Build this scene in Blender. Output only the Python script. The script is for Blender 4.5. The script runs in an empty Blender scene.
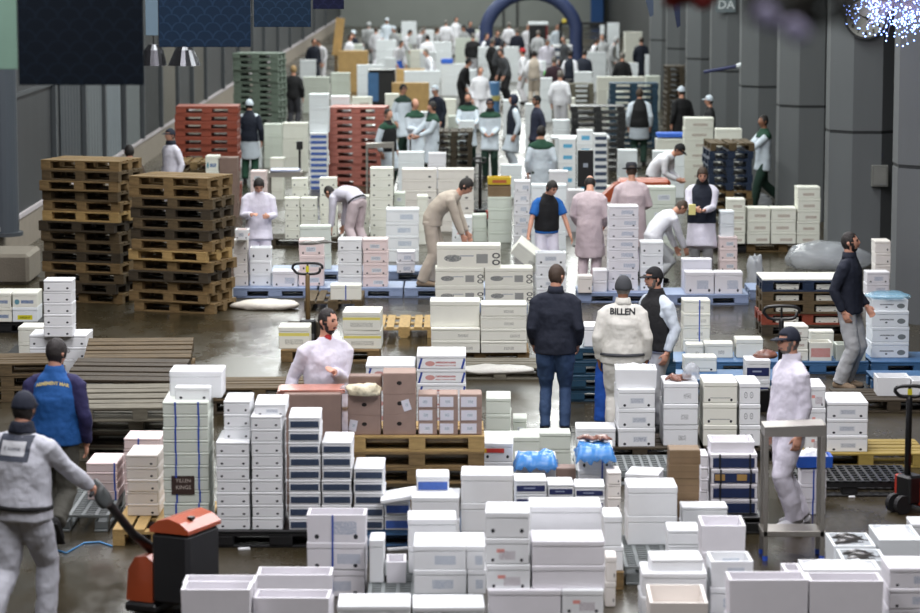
import bpy, bmesh, math, random
from mathutils import Vector, Matrix, Euler, noise
random.seed(7)
SC = bpy.context.scene
COL = SC.collection
PI = math.pi
# ---------------------------------------------------------------- camera model
W_, H_ = 920.0, 613.0
FPX, CAM_H, HORIZ = 2800.0, 5.06, -57.0
TH = math.atan((H_/2 - HORIZ)/FPX)
CAM = Vector((0, 0, CAM_H))
_F = Vector((0, math.cos(TH), -math.sin(TH))); _U = Vector((0, math.sin(TH), math.cos(TH))); _R = Vector((1, 0, 0))
def ray(x, y): return _F*FPX + _R*(x - W_/2) + _U*(H_/2 - y)
def G(x, y, z=0.0):
    """the point of the horizontal plane z that the photograph shows at x, y"""
    d = ray(x, y); t = (z - CAM_H)/d.z; return CAM + d*t
def AT(x, y, Y):
    """the point of the upright plane at distance Y that the photograph shows at x, y"""
    d = ray(x, y); return CAM + d*(Y/d.y)
def S(y): return (y - HORIZ)/CAM_H
# ---------------------------------------------------------------- node materials
class E:
    """a tiny expression over shader math nodes"""
    def __init__(s, nt, sock): s.nt, s.s = nt, sock
    def _op(s, op, *a):
        n = s.nt.nodes.new('ShaderNodeMath'); n.operation = op
        for i, v in enumerate((s,)+a):
            if isinstance(v, E): s.nt.links.new(v.s, n.inputs[i])
            else: n.inputs[i].default_value = v
        return E(s.nt, n.outputs[0])
    def __add__(s, o): return s._op('ADD', o)
    def __sub__(s, o): return s._op('SUBTRACT', o)
    def __mul__(s, o): return s._op('MULTIPLY', o)
    def gt(s, o): return s._op('GREATER_THAN', o)
    def lt(s, o): return s._op('LESS_THAN', o)
    def mx(s, o): return s._op('MAXIMUM', o)
    def mod(s, o): return s._op('FLOORED_MODULO', o)
    def floor(s): return s._op('FLOOR')
    def abs(s): return s._op('ABSOLUTE')
    def sqrt(s): return s._op('SQRT')
    def sin(s): return s._op('SINE')
MATS = {}
def new_mat(name):
    m = bpy.data.materials.new(name); m.use_nodes = True
    nt = m.node_tree; return m, nt, nt.nodes['Principled BSDF']
def rgba(c): return (c[0], c[1], c[2], 1.0)
def lin(r, g, b):
    f = lambda v: (v/255/12.92) if v/255 <= .04045 else ((v/255 + .055)/1.055)**2.4
    return (f(r), f(g), f(b))
def mixc(nt, fac, a, b):
    n = nt.nodes.new('ShaderNodeMix'); n.data_type = 'RGBA'
    for i, v in ((0, fac), (6, a), (7, b)):
        if isinstance(v, E): nt.links.new(v.s, n.inputs[i])
        elif hasattr(v, 'is_linked'): nt.links.new(v, n.inputs[i])
        elif i == 0: n.inputs[i].default_value = v
        else: n.inputs[i].default_value = rgba(v)
    return n.outputs[2]
def tex_noise(nt, vec, scale, detail=3.0, rough=.55):
    n = nt.nodes.new('ShaderNodeTexNoise'); n.inputs['Scale'].default_value = scale
    n.inputs['Detail'].default_value = detail; n.inputs['Roughness'].default_value = rough
    if vec is not None: nt.links.new(vec, n.inputs['Vector'])
    return E(nt, n.outputs['Fac'])
def mat(name, col, rough=.6, metal=0.0, var=.12, nscale=6.0, bump=0.0, bscale=40.0, coat=0.0, alpha=None, transm=0.0, emit=None, stretch=None, spec=None):
    if name in MATS: return MATS[name]
    m, nt, b = new_mat(name)
    tc = nt.nodes.new('ShaderNodeTexCoord'); vec = tc.outputs['Object']
    if stretch:
        mp = nt.nodes.new('ShaderNodeMapping'); nt.links.new(vec, mp.inputs[0]); mp.inputs['Scale'].default_value = stretch; vec = mp.outputs[0]
    if var > 0:
        f = tex_noise(nt, vec, nscale)
        d = tuple(c*(1-var*1.6) for c in col); l = tuple(min(1, c*(1+var)) for c in col)
        nt.links.new(mixc(nt, f, d, l), b.inputs['Base Color'])
    else: b.inputs['Base Color'].default_value = rgba(col)
    b.inputs['Roughness'].default_value = rough; b.inputs['Metallic'].default_value = metal
    if spec is not None: b.inputs['Specular IOR Level'].default_value = spec
    if coat: b.inputs['Coat Weight'].default_value = coat
    if transm: b.inputs['Transmission Weight'].default_value = transm
    if alpha is not None: b.inputs['Alpha'].default_value = alpha
    if emit: b.inputs['Emission Color'].default_value = rgba(emit[0]); b.inputs['Emission Strength'].default_value = emit[1]
    if bump > 0:
        f = tex_noise(nt, vec, bscale, 4)
        n = nt.nodes.new('ShaderNodeBump'); n.inputs['Strength'].default_value = bump; n.inputs['Distance'].default_value = .02
        nt.links.new(f.s, n.inputs['Height']); nt.links.new(n.outputs[0], b.inputs['Normal'])
    MATS[name] = m; return m
# ---------------------------------------------------------------- objects
def tag(o, label=None, cat=None, group=None, kind=None):
    if label: o['label'] = label
    if cat: o['category'] = cat
    if group: o['group'] = group
    if kind: o['kind'] = kind
    return o
def empty(name, loc=(0,0,0), yaw=0.0, label=None, cat=None, group=None, rot=None):
    o = bpy.data.objects.new(name, None); COL.objects.link(o); o.empty_display_size = .1
    o.location = loc; o.rotation_euler = rot if rot else (0, 0, yaw)
    return tag(o, label, cat, group)
def link(name, me, m=None, parent=None, loc=None, yaw=None, rot=None):
    o = bpy.data.objects.new(name, me); COL.objects.link(o)
    if m is not None and not me.materials: me.materials.append(m)
    if parent: o.parent = parent
    if loc is not None: o.location = loc
    if yaw is not None: o.rotation_euler = (0, 0, yaw)
    if rot is not None: o.rotation_euler = rot
    return o
class MB:
    """collects shapes into one mesh"""
    def __init__(s): s.v, s.f = [], []
    def add(s, vs, fs, M=None):
        n = len(s.v)
        s.v += [tuple(M @ Vector(v)) for v in vs] if M is not None else [tuple(v) for v in vs]
        s.f += [tuple(i+n for i in f) for f in fs]; return s
    def box(s, x0, x1, y0, y1, z0, z1, c=0.0, M=None):
        if c <= 0:
            vs = [(x, y, z) for z in (z0, z1) for y in (y0, y1) for x in (x0, x1)]
            fs = [(0,2,3,1), (4,5,7,6), (0,1,5,4), (2,6,7,3), (0,4,6,2), (1,3,7,5)]
            return s.add(vs, fs, M)
        vs, idx = [], {}
        for sx in (0, 1):
            for sy in (0, 1):
                for sz in (0, 1):
                    X, Y, Z = (x0, x1)[sx], (y0, y1)[sy], (z0, z1)[sz]
                    ix, iy, iz = X + (c, -c)[sx], Y + (c, -c)[sy], Z + (c, -c)[sz]
                    for a, p in (('x', (X, iy, iz)), ('y', (ix, Y, iz)), ('z', (ix, iy, Z))):
                        idx[sx, sy, sz, a] = len(vs); vs.append(p)
        fs = []
        for t in (0, 1):
            q = [idx[t, a, b, 'x'] for a, b in ((0,0),(1,0),(1,1),(0,1))]; fs.append(q if t else q[::-1])
            q = [idx[a, t, b, 'y'] for a, b in ((0,0),(1,0),(1,1),(0,1))]; fs.append(q[::-1] if t else q)
            q = [idx[a, b, t, 'z'] for a, b in ((0,0),(1,0),(1,1),(0,1))]; fs.append(q if t else q[::-1])
        for a in (0, 1):
            for b in (0, 1):
                fs.append([idx[0,a,b,'y'], idx[1,a,b,'y'], idx[1,a,b,'z'], idx[0,a,b,'z']])
                fs.append([idx[a,0,b,'x'], idx[a,1,b,'x'], idx[a,1,b,'z'], idx[a,0,b,'z']])
                fs.append([idx[a,b,0,'x'], idx[a,b,1,'x'], idx[a,b,1,'y'], idx[a,b,0,'y']])
                for d in (0, 1): fs.append([idx[a,b,d,'x'], idx[a,b,d,'y'], idx[a,b,d,'z']])
        return s.add(vs, fs, M)
    def tube(s, pts, rad, side=(1,0,0), n=12, cap=.5):
        pts = [Vector(p) for p in pts]; k = len(pts); rings = []
        base = len(s.v); many = isinstance(side, list); sd = None if many else Vector(side)
        for i in range(k):
            a = pts[max(0, i-1)]; b = pts[min(k-1, i+1)]
            t = (b-a); t = t.normalized() if t.length > 1e-9 else Vector((0,0,1))
            sv = Vector(side[i]) if many else sd
            u = sv - t*sv.dot(t)
            if u.length < 1e-4: u = t.orthogonal()
            u.normalize(); w = t.cross(u)
            r = rad[i] if isinstance(rad, (list, tuple)) else rad
            ra, rb = r if isinstance(r, (list, tuple)) else (r, r)
            for j in range(n):
                q = 2*PI*j/n; s.v.append(tuple(pts[i] + u*(ra*math.cos(q)) + w*(rb*math.sin(q))))
        for i in range(k-1):
            for j in range(n):
                a = base + i*n + j; b = base + i*n + (j+1) % n
                s.f.append((a, b, b+n, a+n))
        for e, i0 in ((0, 0), (1, k-1)):
            t = (pts[0]-pts[1]) if e == 0 else (pts[-1]-pts[-2])
            t = t.normalized() if t.length > 1e-9 else Vector((0,0,1))
            r = rad[i0] if isinstance(rad, (list, tuple)) else rad
            r = min(r) if isinstance(r, (list, tuple)) else r
            c = len(s.v); s.v.append(tuple(pts[i0] + t*r*cap)); o = base + i0*n
            for j in range(n):
                f = (c, o+(j+1) % n, o+j); s.f.append(f if e == 0 else f[::-1])
        return s
    def ball(s, c, r, nu=12, nv=8, M=None):
        r = r if isinstance(r, (list, tuple)) else (r, r, r)
        vs = [(c[0], c[1], c[2]+r[2])]
        for i in range(1, nv):
            a = PI*i/nv
            for j in range(nu):
                q = 2*PI*j/nu; vs.append((c[0]+r[0]*math.sin(a)*math.cos(q), c[1]+r[1]*math.sin(a)*math.sin(q), c[2]+r[2]*math.cos(a)))
        vs.append((c[0], c[1], c[2]-r[2])); L = len(vs)-1; fs = []
        for j in range(nu):
            k = (j+1) % nu
            fs.append((0, 1+j, 1+k)); fs.append((L, 1+(nv-2)*nu+k, 1+(nv-2)*nu+j))
            for i in range(nv-2):
                a = 1+i*nu; fs.append((a+j, a+nu+j, a+nu+k, a+k))
        return s.add(vs, fs, M)
    def lathe(s, prof, n=24, c=(0,0), M=None):
        vs, fs = [], []
        for r, z in prof:
            for j in range(n):
                q = 2*PI*j/n; vs.append((c[0]+r*math.cos(q), c[1]+r*math.sin(q), z))
        for i in range(len(prof)-1):
            for j in range(n):
                a = i*n+j; b = i*n+(j+1) % n; fs.append((a, b, b+n, a+n))
        fs.append(tuple(range(n))[::-1]); fs.append(tuple(range((len(prof)-1)*n, len(prof)*n)))
        return s.add(vs, fs, M)
    def prism(s, poly, y0, y1, M=None):
        """polygon in x, z extruded along y"""
        n = len(poly); vs = [(x, y0, z) for x, z in poly] + [(x, y1, z) for x, z in poly]
        fs = [tuple(range(n)), tuple(range(n, 2*n))[::-1]] + [((i+1) % n, i, i+n, (i+1) % n+n) for i in range(n)]
        return s.add(vs, fs, M)
    def mesh(s, name='m', smooth=False):
        me = bpy.data.meshes.new(name); me.from_pydata(s.v, [], s.f); me.update()
        if smooth: me.polygons.foreach_set('use_smooth', [True]*len(me.polygons))
        return me
    def build(s, name, m, parent=None, loc=None, yaw=None, rot=None, smooth=False):
        return link(name, s.mesh(name, smooth), m, parent, loc, yaw, rot)
def fix_normals(me):
    b = bmesh.new(); b.from_mesh(me); bmesh.ops.recalc_face_normals(b, faces=b.faces); b.to_mesh(me); b.free(); return me
def baked(mb, mods, smooth=True, name='m'):
    """the mesh after a list of modifiers"""
    me = mb.mesh('tmp'); fix_normals(me)
    o = bpy.data.objects.new('tmp', me); COL.objects.link(o)
    for kind, props in mods:
        md = o.modifiers.new(kind, kind)
        for k, v in props.items(): setattr(md, k, v)
    dg = bpy.context.evaluated_depsgraph_get()
    out = bpy.data.meshes.new_from_object(o.evaluated_get(dg)); out.name = name
    bpy.data.objects.remove(o); bpy.data.meshes.remove(me)
    if smooth: out.polygons.foreach_set('use_smooth', [True]*len(out.polygons))
    return out
CLOTH_TEX = bpy.data.textures.new('cloth_folds', 'CLOUDS'); CLOTH_TEX.noise_scale = .11; CLOTH_TEX.noise_depth = 2
LUMP_TEX = bpy.data.textures.new('lumps', 'CLOUDS'); LUMP_TEX.noise_scale = .05; LUMP_TEX.noise_depth = 2
def text_mesh(txt, size, depth=.002, bold=0.0, spacing=1.0):
    c = bpy.data.curves.new('txt', 'FONT'); c.body = txt; c.size = size; c.extrude = depth; c.offset = bold
    c.align_x = 'CENTER'; c.align_y = 'CENTER'; c.space_character = spacing; c.resolution_u = 2
    o = bpy.data.objects.new('txt', c); COL.objects.link(o)
    dg = bpy.context.evaluated_depsgraph_get()
    me = bpy.data.meshes.new_from_object(o.evaluated_get(dg)); bpy.data.objects.remove(o); return me
ORD = ['topmost', 'second', 'third', 'fourth', 'fifth', 'sixth', 'seventh', 'eighth', 'ninth', 'tenth', 'eleventh', 'twelfth', 'thirteenth', 'fourteenth']
def from_top(i, n):
    if n == 1: return ''
    if i == 0: return 'topmost'
    if i == n-1: return 'bottom one'
    return ORD[i] + ' from top'
# ================================================================= materials
M_CLOTHS = {}
def cloth(name, rgb, rough=.85):
    return mat('cloth_'+name, lin(*rgb), rough, var=.10, nscale=5, bump=.35, bscale=16)
WOOD = mat('pallet_wood', lin(128, 104, 66), .8, var=.45, nscale=5, bump=.3, bscale=30, stretch=(1, 6, 6))
WOOD_DARK = mat('pallet_wood_dark', lin(62, 52, 36), .7, var=.45, nscale=5, bump=.3, bscale=30, stretch=(1, 6, 6))
WOOD_MID = mat('pallet_wood_weathered', lin(92, 76, 50), .75, var=.45, nscale=5, bump=.3, bscale=30, stretch=(1, 6, 6))
WOOD_NEW = mat('pallet_wood_new', lin(176, 146, 92), .75, var=.25, nscale=5, bump=.3, bscale=30, stretch=(1, 6, 6))
WOOD_GREY = mat('pallet_wood_grey', lin(112, 108, 94), .8, var=.4, nscale=5, bump=.3, bscale=30, stretch=(1, 6, 6))
WOOD_YEL = mat('pallet_wood_yellow', lin(156, 134, 66), .75, var=.25, nscale=5, stretch=(1, 6, 6))
PL_BLUEGREY = mat('plastic_blue_grey', lin(142, 158, 190), .45, var=.12, bump=.1)
PL_BLUE = mat('plastic_blue', lin(62, 104, 148), .42, var=.15, bump=.1)
PL_NAVY = mat('plastic_navy', lin(22, 40, 66), .45, var=.2)
PL_TEAL = mat('plastic_teal', lin(26, 62, 84), .45, var=.25)
PL_BLACK = mat('plastic_black', lin(24, 25, 27), .4, var=.3)
PL_GREY = mat('plastic_grey', lin(122, 128, 128), .5, var=.2, bump=.1)
PL_GREEN = mat('plastic_grey_green', lin(112, 126, 114), .5, var=.15)
PL_RED = mat('plastic_red', lin(136, 62, 42), .5, var=.15)
PL_PINKRED = mat('plastic_faded_red', lin(172, 104, 92), .5, var=.15)
STEEL = mat('stainless_steel', (.34, .32, .29), .42, metal=.9, var=.1, nscale=3)
BLACK = mat('black_paint', lin(20, 20, 22), .4, var=.2)
RUBBER = mat('black_rubber', lin(26, 26, 28), .7, var=.2)
ORANGE = mat('orange_paint', lin(172, 76, 40), .35, var=.1, coat=.2)
BLUEBAG = mat('blue_bag', lin(78, 150, 222), .25, var=.1, alpha=.72, bump=.4, bscale=14)
CLEARBAG = mat('clear_film', lin(196, 200, 206), .12, var=.05, alpha=.45, bump=.6, bscale=9)
STRAP = mat('blue_strap', lin(44, 80, 176), .4, var=.1)
ICE = mat('crushed_ice', (.86, .88, .9), .35, var=.06, nscale=40, bump=.8, bscale=60)
FISH = mat('silver_fish', lin(118, 116, 112), .25, var=.4, nscale=9)
FISH_D = mat('dark_fish', lin(70, 68, 66), .25, var=.5, nscale=9)
FISH_R = mat('brown_fish', lin(134, 92, 78), .3, var=.45, nscale=14)
SALMON = mat('salmon_bags', lin(182, 122, 106), .3, var=.25, nscale=12, bump=.5, bscale=20)
# ================================================================= the hall
def structure(name, mb, m): return tag(mb.build(name, m), kind='structure')
XL, XR, YB, YN, ZC = -7.3, 9.0, 172.0, -3.0, 8.2
def floor_mat():
    m, nt, b = new_mat('wet_concrete')
    tc = nt.nodes.new('ShaderNodeTexCoord'); v = tc.outputs['Object']
    mp = nt.nodes.new('ShaderNodeMapping'); nt.links.new(v, mp.inputs[0]); mp.inputs['Scale'].default_value = (1, .45, 1)
    n1 = tex_noise(nt, mp.outputs[0], .55, 6, .6); n2 = tex_noise(nt, mp.outputs[0], 3.2, 5, .65); n3 = tex_noise(nt, v, 14, 4)
    wet = (n1*.75 + n2*.25)
    rp = nt.nodes.new('ShaderNodeMapRange'); rp.inputs[1].default_value = .42; rp.inputs[2].default_value = .58
    rp.inputs[3].default_value = .15; rp.inputs[4].default_value = .38; nt.links.new(wet.s, rp.inputs[0])
    nt.links.new(rp.outputs[0], b.inputs['Roughness'])
    c1 = mixc(nt, n2, lin(34, 29, 18), lin(62, 54, 37)); c2 = mixc(nt, n1, lin(27, 23, 15), lin(72, 64, 46))
    nt.links.new(mixc(nt, .5, c1, c2), b.inputs['Base Color'])
    bp = nt.nodes.new('ShaderNodeBump'); bp.inputs['Strength'].default_value = .12; bp.inputs['Distance'].default_value = .01
    h = n2*.6 + n3*.25; nt.links.new(h.s, bp.inputs['Height']); nt.links.new(bp.outputs[0], b.inputs['Normal'])
    return m
structure('floor', MB().box(XL-1.5, XR+1, YN, YB+.4, -.1, 0), floor_mat())
structure('ceiling', MB().box(XL-1.5, XR+1, YN, YB+.4, ZC, ZC+.2), mat('ceiling_grey', lin(58, 60, 60), .8))
structure('wall_back', MB().box(XL-1.5, XR+1, YB, YB+.3, 0, ZC), mat('back_wall', lin(138, 142, 138), .8, var=.08, nscale=.6))
structure('wall_right', MB().box(XR, XR+.3, YN, YB, 0, ZC), mat('side_wall', lin(48, 50, 50), .7, var=.2, nscale=.5))
WG = mat('wall_panel', lin(48, 51, 54), .55, var=.22, nscale=.7, stretch=(1, 3, .3))
structure('wall_left', MB().box(XL-.3, XL, YN, YB, .55, ZC), WG)
structure('baseboard_left', MB().box(XL-.36, XL+.03, YN, YB, 0, .55), mat('low_wall', lin(140, 130, 118), .7))
structure('trim_1', MB().box(XL-.36, XL+.05, YN, YB, .55, .62), mat('low_wall_cap', lin(190, 182, 186), .6))
POSTM = mat('wall_post', lin(72, 76, 80), .5, metal=.2, var=.1)
k = 2
for Y in [36, 41, 44.6, 50, 54, 57, 60.5, 64, 68, 72, 76, 80, 86, 92, 98, 104, 112, 120, 130, 140, 152]:
    structure('trim_%d' % k, MB().box(XL, XL+.09, Y, Y+.22, .62, ZC, .01), POSTM); k += 1
for z in (2.55, 3.9):
    structure('trim_%d' % k, MB().box(XL, XL+.05, YN, YB, z, z+.07), POSTM); k += 1
k = 1
for Y0, Y1, c in [(51, 53.6, (54, 60, 66)), (54.6, 56.8, (92, 98, 102)), (57.6, 60, (104, 112, 118)), (61, 63.6, (96, 102, 104)), (64.6, 67.6, (40, 42, 44)), (68.6, 71.6, (96, 92, 84)), (76.6, 79.6, (84, 82, 76)), (92.6, 97.4, (80, 78, 74))]:
    p = MB()
    n = int((Y1-Y0)/.2)
    for i in range(n):
        a = Y0 + (Y1-Y0)*i/n; p.box(XL+.01+(i % 2)*.004, XL+.03+(i % 2)*.004, a, a+(Y1-Y0)/n+.02, .63, 3.88)
    structure('door_%d' % k, p, mat('strip_curtain_%d' % k, lin(*c), .6, var=.12, nscale=2, stretch=(1, 4, .2))); k += 1
# kerb block at the foot of the glazed wall
t = G(13, 284)
t = empty('concrete_plinth', (XL+.45, t.y+.5, 0), 0, 'pale concrete plinth at the foot of the glazed wall under the grey tube', 'plinth')
MB().box(-.5, .42, -.62, .6, 0, .46, .05).build('block', mat('concrete', lin(128, 120, 108), .8, bump=.3), t)
t = empty('round_pillar', (XL+.04, 44.2, .461), 0, 'tall grey round tube standing on the concrete plinth by the wall', 'pillar'); t['kind'] = 'structure'
MB().lathe([(.27, 0), (.27, 7.6)], 28).build('shaft', mat('tube_grey', lin(82, 88, 96), .4, metal=.3, var=.2, nscale=.8, stretch=(3, 3, .2)), t, smooth=False)
MB().lathe([(.33, 0), (.33, .06)], 28).build('base', mat('tube_base', lin(66, 70, 76), .5), t)
# steel clad pillars
PIL = mat('pillar_cladding', lin(100, 103, 105), .5, metal=.15, var=.12, nscale=.8, stretch=(2, 2, .3))
SEAM = mat('pillar_seam', lin(38, 40, 42), .6)
PX = 6.4
k = 1
for Y in (37.0, 44.0, 51.0, 58.0, 65.0, 72.0, 79.0, 86.0):
    p = empty('pillar_%d' % k, (PX, Y+.55, 0)); p['kind'] = 'structure'; k += 1
    r = .60
    ring = [(r*math.cos(PI/8+j*PI/4), r*math.sin(PI/8+j*PI/4)) for j in range(8)]
    for nm, z0, z1, mm, s in (('lower_cladding', 0.0, 2.08, PIL, 1), ('seam', 2.08, 2.13, SEAM, .98), ('upper_cladding', 2.13, ZC, PIL, 1.0)):
        q = MB(); q.add([(x*s, y*s, z0) for x, y in ring] + [(x*s, y*s, z1) for x, y in ring],
                        [tuple(range(8))[::-1], tuple(range(8, 16))] + [(i, (i+1) % 8, (i+1) % 8+8, i+8) for i in range(8)])
        q.build(nm, mm, p)
# ================================================================= light
def area(name, loc, sx, sy, power, col=(1, .97, .93), rot=(0, 0, 0)):
    l = bpy.data.lights.new(name, 'AREA'); l.shape = 'RECTANGLE'; l.size = sx; l.size_y = sy; l.energy = power; l.color = col
    o = bpy.data.objects.new(name, l); COL.objects.link(o); o.location = loc; o.rotation_euler = rot; return o
LP = 1.04
for i, Y in enumerate([17, 25, 33, 41, 50, 60, 72, 86, 102, 120, 142, 163]):
    step = [8, 8, 8, 8.5, 9.5, 11, 13, 15, 17, 20, 26, 14][i]
    for X in (-3.6, 3.0):
        area('hall_and_fill_lamp', (X, Y, 7.9), 2.2, step*.7, LP*step*54*(1.35 if Y < 30 else 1.08 if Y < 45 else 1.0 if Y < 70 else 1.05), (.985, .965, 1.0) if Y < 36 else (.96, 1.0, .975))
area('hall_and_fill_lamp', (.8, 4.5, 7.9), 1.2, 2.0, 90, (.985, .965, 1.0))  # extra fill light, added only to brighten the ornaments hanging near the camera
w = bpy.data.worlds.new('hall_air'); SC.world = w; w.use_nodes = True
bg = w.node_tree.nodes['Background']; bg.inputs[0].default_value = (.75, .85, 1, 1); bg.inputs[1].default_value = .09
# ================================================================= camera
cd = bpy.data.cameras.new('camera'); cam = bpy.data.objects.new('camera', cd); COL.objects.link(cam)
cd.sensor_width = 36; cd.lens = FPX/W_*36; cd.clip_end = 500; cd.clip_start = .5
cam.location = CAM; cam.rotation_euler = (PI/2 - TH, 0, 0)
cd.dof.use_dof = True; cd.dof.focus_distance = 31.0; cd.dof.aperture_fstop = 2.2
SC.camera = cam
SC.view_settings.view_transform = 'Standard'; SC.view_settings.look = 'None'; SC.view_settings.exposure = 0.0; SC.view_settings.gamma = 1
SC.cycles.use_denoising = True; SC.cycles.max_bounces = 6; SC.cycles.diffuse_bounces = 3; SC.cycles.glossy_bounces = 3; SC.cycles.transmission_bounces = 4; SC.cycles.transparent_max_bounces = 8
SC.cycles.caustics_reflective = False; SC.cycles.caustics_refractive = False; SC.cycles.sample_clamp_indirect = 4.0
# ================================================================= printed foam
def foam_mat(key, rgb, deco=None, var=.05):
    name = 'foam_%s_%s' % (key, deco)
    if name in MATS: return MATS[name]
    m, nt, b = new_mat(name); b.inputs['Roughness'].default_value = .62; b.inputs['Specular IOR Level'].default_value = .3
    tc = nt.nodes.new('ShaderNodeTexCoord'); c = lin(*rgb)
    dirt = tex_noise(nt, tc.outputs['Object'], 5, 4)
    col = mixc(nt, dirt, tuple(x*(1-2*var) for x in c), tuple(min(.9, x*(1+.5*var)) for x in c))
    if deco:
        sp = nt.nodes.new('ShaderNodeSeparateXYZ'); nt.links.new(tc.outputs['Generated'], sp.inputs[0])
        sn = nt.nodes.new('ShaderNodeSeparateXYZ'); nt.links.new(tc.outputs['Normal'], sn.inputs[0])
        u, v, ny = E(nt, sp.outputs[0]), E(nt, sp.outputs[2]), E(nt, sn.outputs[1])
        front = ny.lt(-.6)
        oi = nt.nodes.new('ShaderNodeObjectInfo'); rnd = E(nt, oi.outputs['Random'])
        def rect(a0, a1, b0, b1): return u.gt(a0)*u.lt(a1)*v.gt(b0)*v.lt(b1)*front
        def disc(cu, cv, r, asp=2.4):
            du = (u - cu)*asp; dv = v - cv; return (du*du + dv*dv).lt(r*r)*front
        def ring(cu, cv, r, wdt, asp=2.4):
            du = (u - cu)*asp; dv = v - cv; return ((du*du + dv*dv).sqrt() - r).abs().lt(wdt)*front
        mp = nt.nodes.new('ShaderNodeMapping'); nt.links.new(tc.outputs['Generated'], mp.inputs[0]); mp.inputs['Scale'].default_value = (60, 1, 26)
        nt.links.new(oi.outputs['Random'], mp.inputs['Location'])
        scrib = tex_noise(nt, mp.outputs[0], 1.6, 2)
        def lay(mask, rgb2, amt=1.0):
            nonlocal col; col = mixc(nt, mask*amt, col, lin(*rgb2))
        ofs = rnd*.2 - .1; uo = u + ofs
        def rect_o(a0, a1, b0, b1): return uo.gt(a0)*uo.lt(a1)*v.gt(b0)*v.lt(b1)*front
        D = deco.split('+')
        if 'holes' in D: lay(disc(.17, .36, .11).mx(disc(.83, .36, .11)), (38, 40, 46))
        if 'holelow' in D: lay(disc(.17, .20, .09).mx(disc(.83, .20, .09)), (38, 40, 46))
        if 'holeone' in D: lay(disc(.80, .34, .11), (38, 40, 46))
        if 'label' in D: lay(rect_o(.34, .74, .3, .72), (214, 218, 222)); lay(rect_o(.37, .71, .36, .66)*scrib.gt(.5), (120, 128, 150), .8)
        if 'blueprint' in D: lay(rect_o(.42, .82, .28, .76)*scrib.gt(.47), (132, 152, 178), .7)
        if 'redlabel' in D: lay(rect(.26, .44, .58, .76), (222, 120, 104), .8); lay(rect_o(.4, .78, .22, .66)*scrib.gt(.48), (158, 140, 150), .75)
        if 'mark' in D: lay(rect_o(.54, .76, .34, .66)*scrib.gt(.52), (84, 84, 86), .75)
        if 'line' in D: lay(rect(.2, .8, .30, .35), (120, 124, 126), .8)
        if 'redtext' in D:
            lay(rect(.38, .8, .52, .70)*scrib.gt(.44), (172, 76, 70), .9); lay(rect(.38, .8, .26, .40)*scrib.gt(.46), (180, 110, 104), .8); lay(disc(.27, .5, .24), (196, 120, 110), .8)
            sl = u - v*.06; lay((sl.gt(.015)*sl.lt(.06)).mx(sl.gt(.90)*sl.lt(.945))*front, (40, 66, 150))
        if 'fish' in D:
            lay(ring(.93, .66, .12, .03).mx(ring(.93, .30, .12, .03)), (60, 62, 64)); lay(disc(.25, .52, .19, 1.4)*scrib.gt(.42), (84, 90, 96), .9)
            du = (u - .72).abs(); lay(rect(.62, .80, .25, .75)*(v - .5).abs().lt(.25), (104, 108, 112), .75); lay(rect(.36, .58, .62, .68), (130, 140, 160), .8)
        if 'oval' in D: lay(disc(.80, .45, .22, 2.0), (96, 104, 104), .9); lay(rect(.22, .60, .52, .64)*scrib.gt(.42), (90, 94, 98), .9); lay(disc(.40, .34, .07, 2.0), (90, 94, 98))
        if 'greentext' in D: lay(disc(.18, .5, .24), (60, 130, 150), .9); lay(rect(.34, .84, .35, .65)*scrib.gt(.42), (56, 96, 150), .9)
        if 'bluewin' in D: lay(rect(.25, .78, .28, .72), (96, 170, 208))
        if 'brown' in D: lay(rect_o(.3, .8, .3, .6)*scrib.gt(.46), (150, 120, 110), .8)
        if 'rings' in D: lay(ring(.30, .55, .17, .03).mx(ring(.58, .55, .17, .03)), (110, 114, 116), .8); lay(disc(.3, .55, .05).mx(disc(.58, .55, .05)), (110, 114, 116), .8)
        if 'yellow' in D: lay(rect(-.1, 1.1, .74, .92), (222, 212, 110)); lay(rect(.2, .8, .25, .55)*scrib.gt(.52), (120, 120, 110), .8)
        if 'yellowlabel' in D: lay(rect(.2, .8, .2, .62), (206, 200, 30)); lay(rect(.28, .72, .3, .5)*scrib.gt(.5), (60, 60, 30))
        if 'redword' in D: lay(rect(.08, .92, .2, .7)*scrib.gt(.46), (190, 60, 66), .9)
        if 'hand' in D: lay(disc(.5, .55, .10, 1.3), (30, 26, 24))
        if 'cut' in D: lay(v.gt(.48)*v.lt(.52)*front, tuple(int(x*.8) for x in rgb))
    nt.links.new(col, b.inputs['Base Color'])
    f = tex_noise(nt, tc.outputs['Object'], 90, 2); n = nt.nodes.new('ShaderNodeBump'); n.inputs['Strength'].default_value = .08; n.inputs['Distance'].default_value = .01
    nt.links.new(f.s, n.inputs['Height']); nt.links.new(n.outputs[0], b.inputs['Normal'])
    MATS[name] = m; return m
WHITE, CREAM, COOL, PINK, GREEN, WARM = (232, 234, 236), (230, 230, 219), (228, 233, 236), (232, 214, 212), (208, 214, 204), (232, 226, 220)
LILAC = (230, 228, 233)
CARD, CARD_B, CARD_Y, CARD_O = (158, 134, 122), (136, 114, 104), (204, 168, 112), (128, 106, 80)
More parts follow.
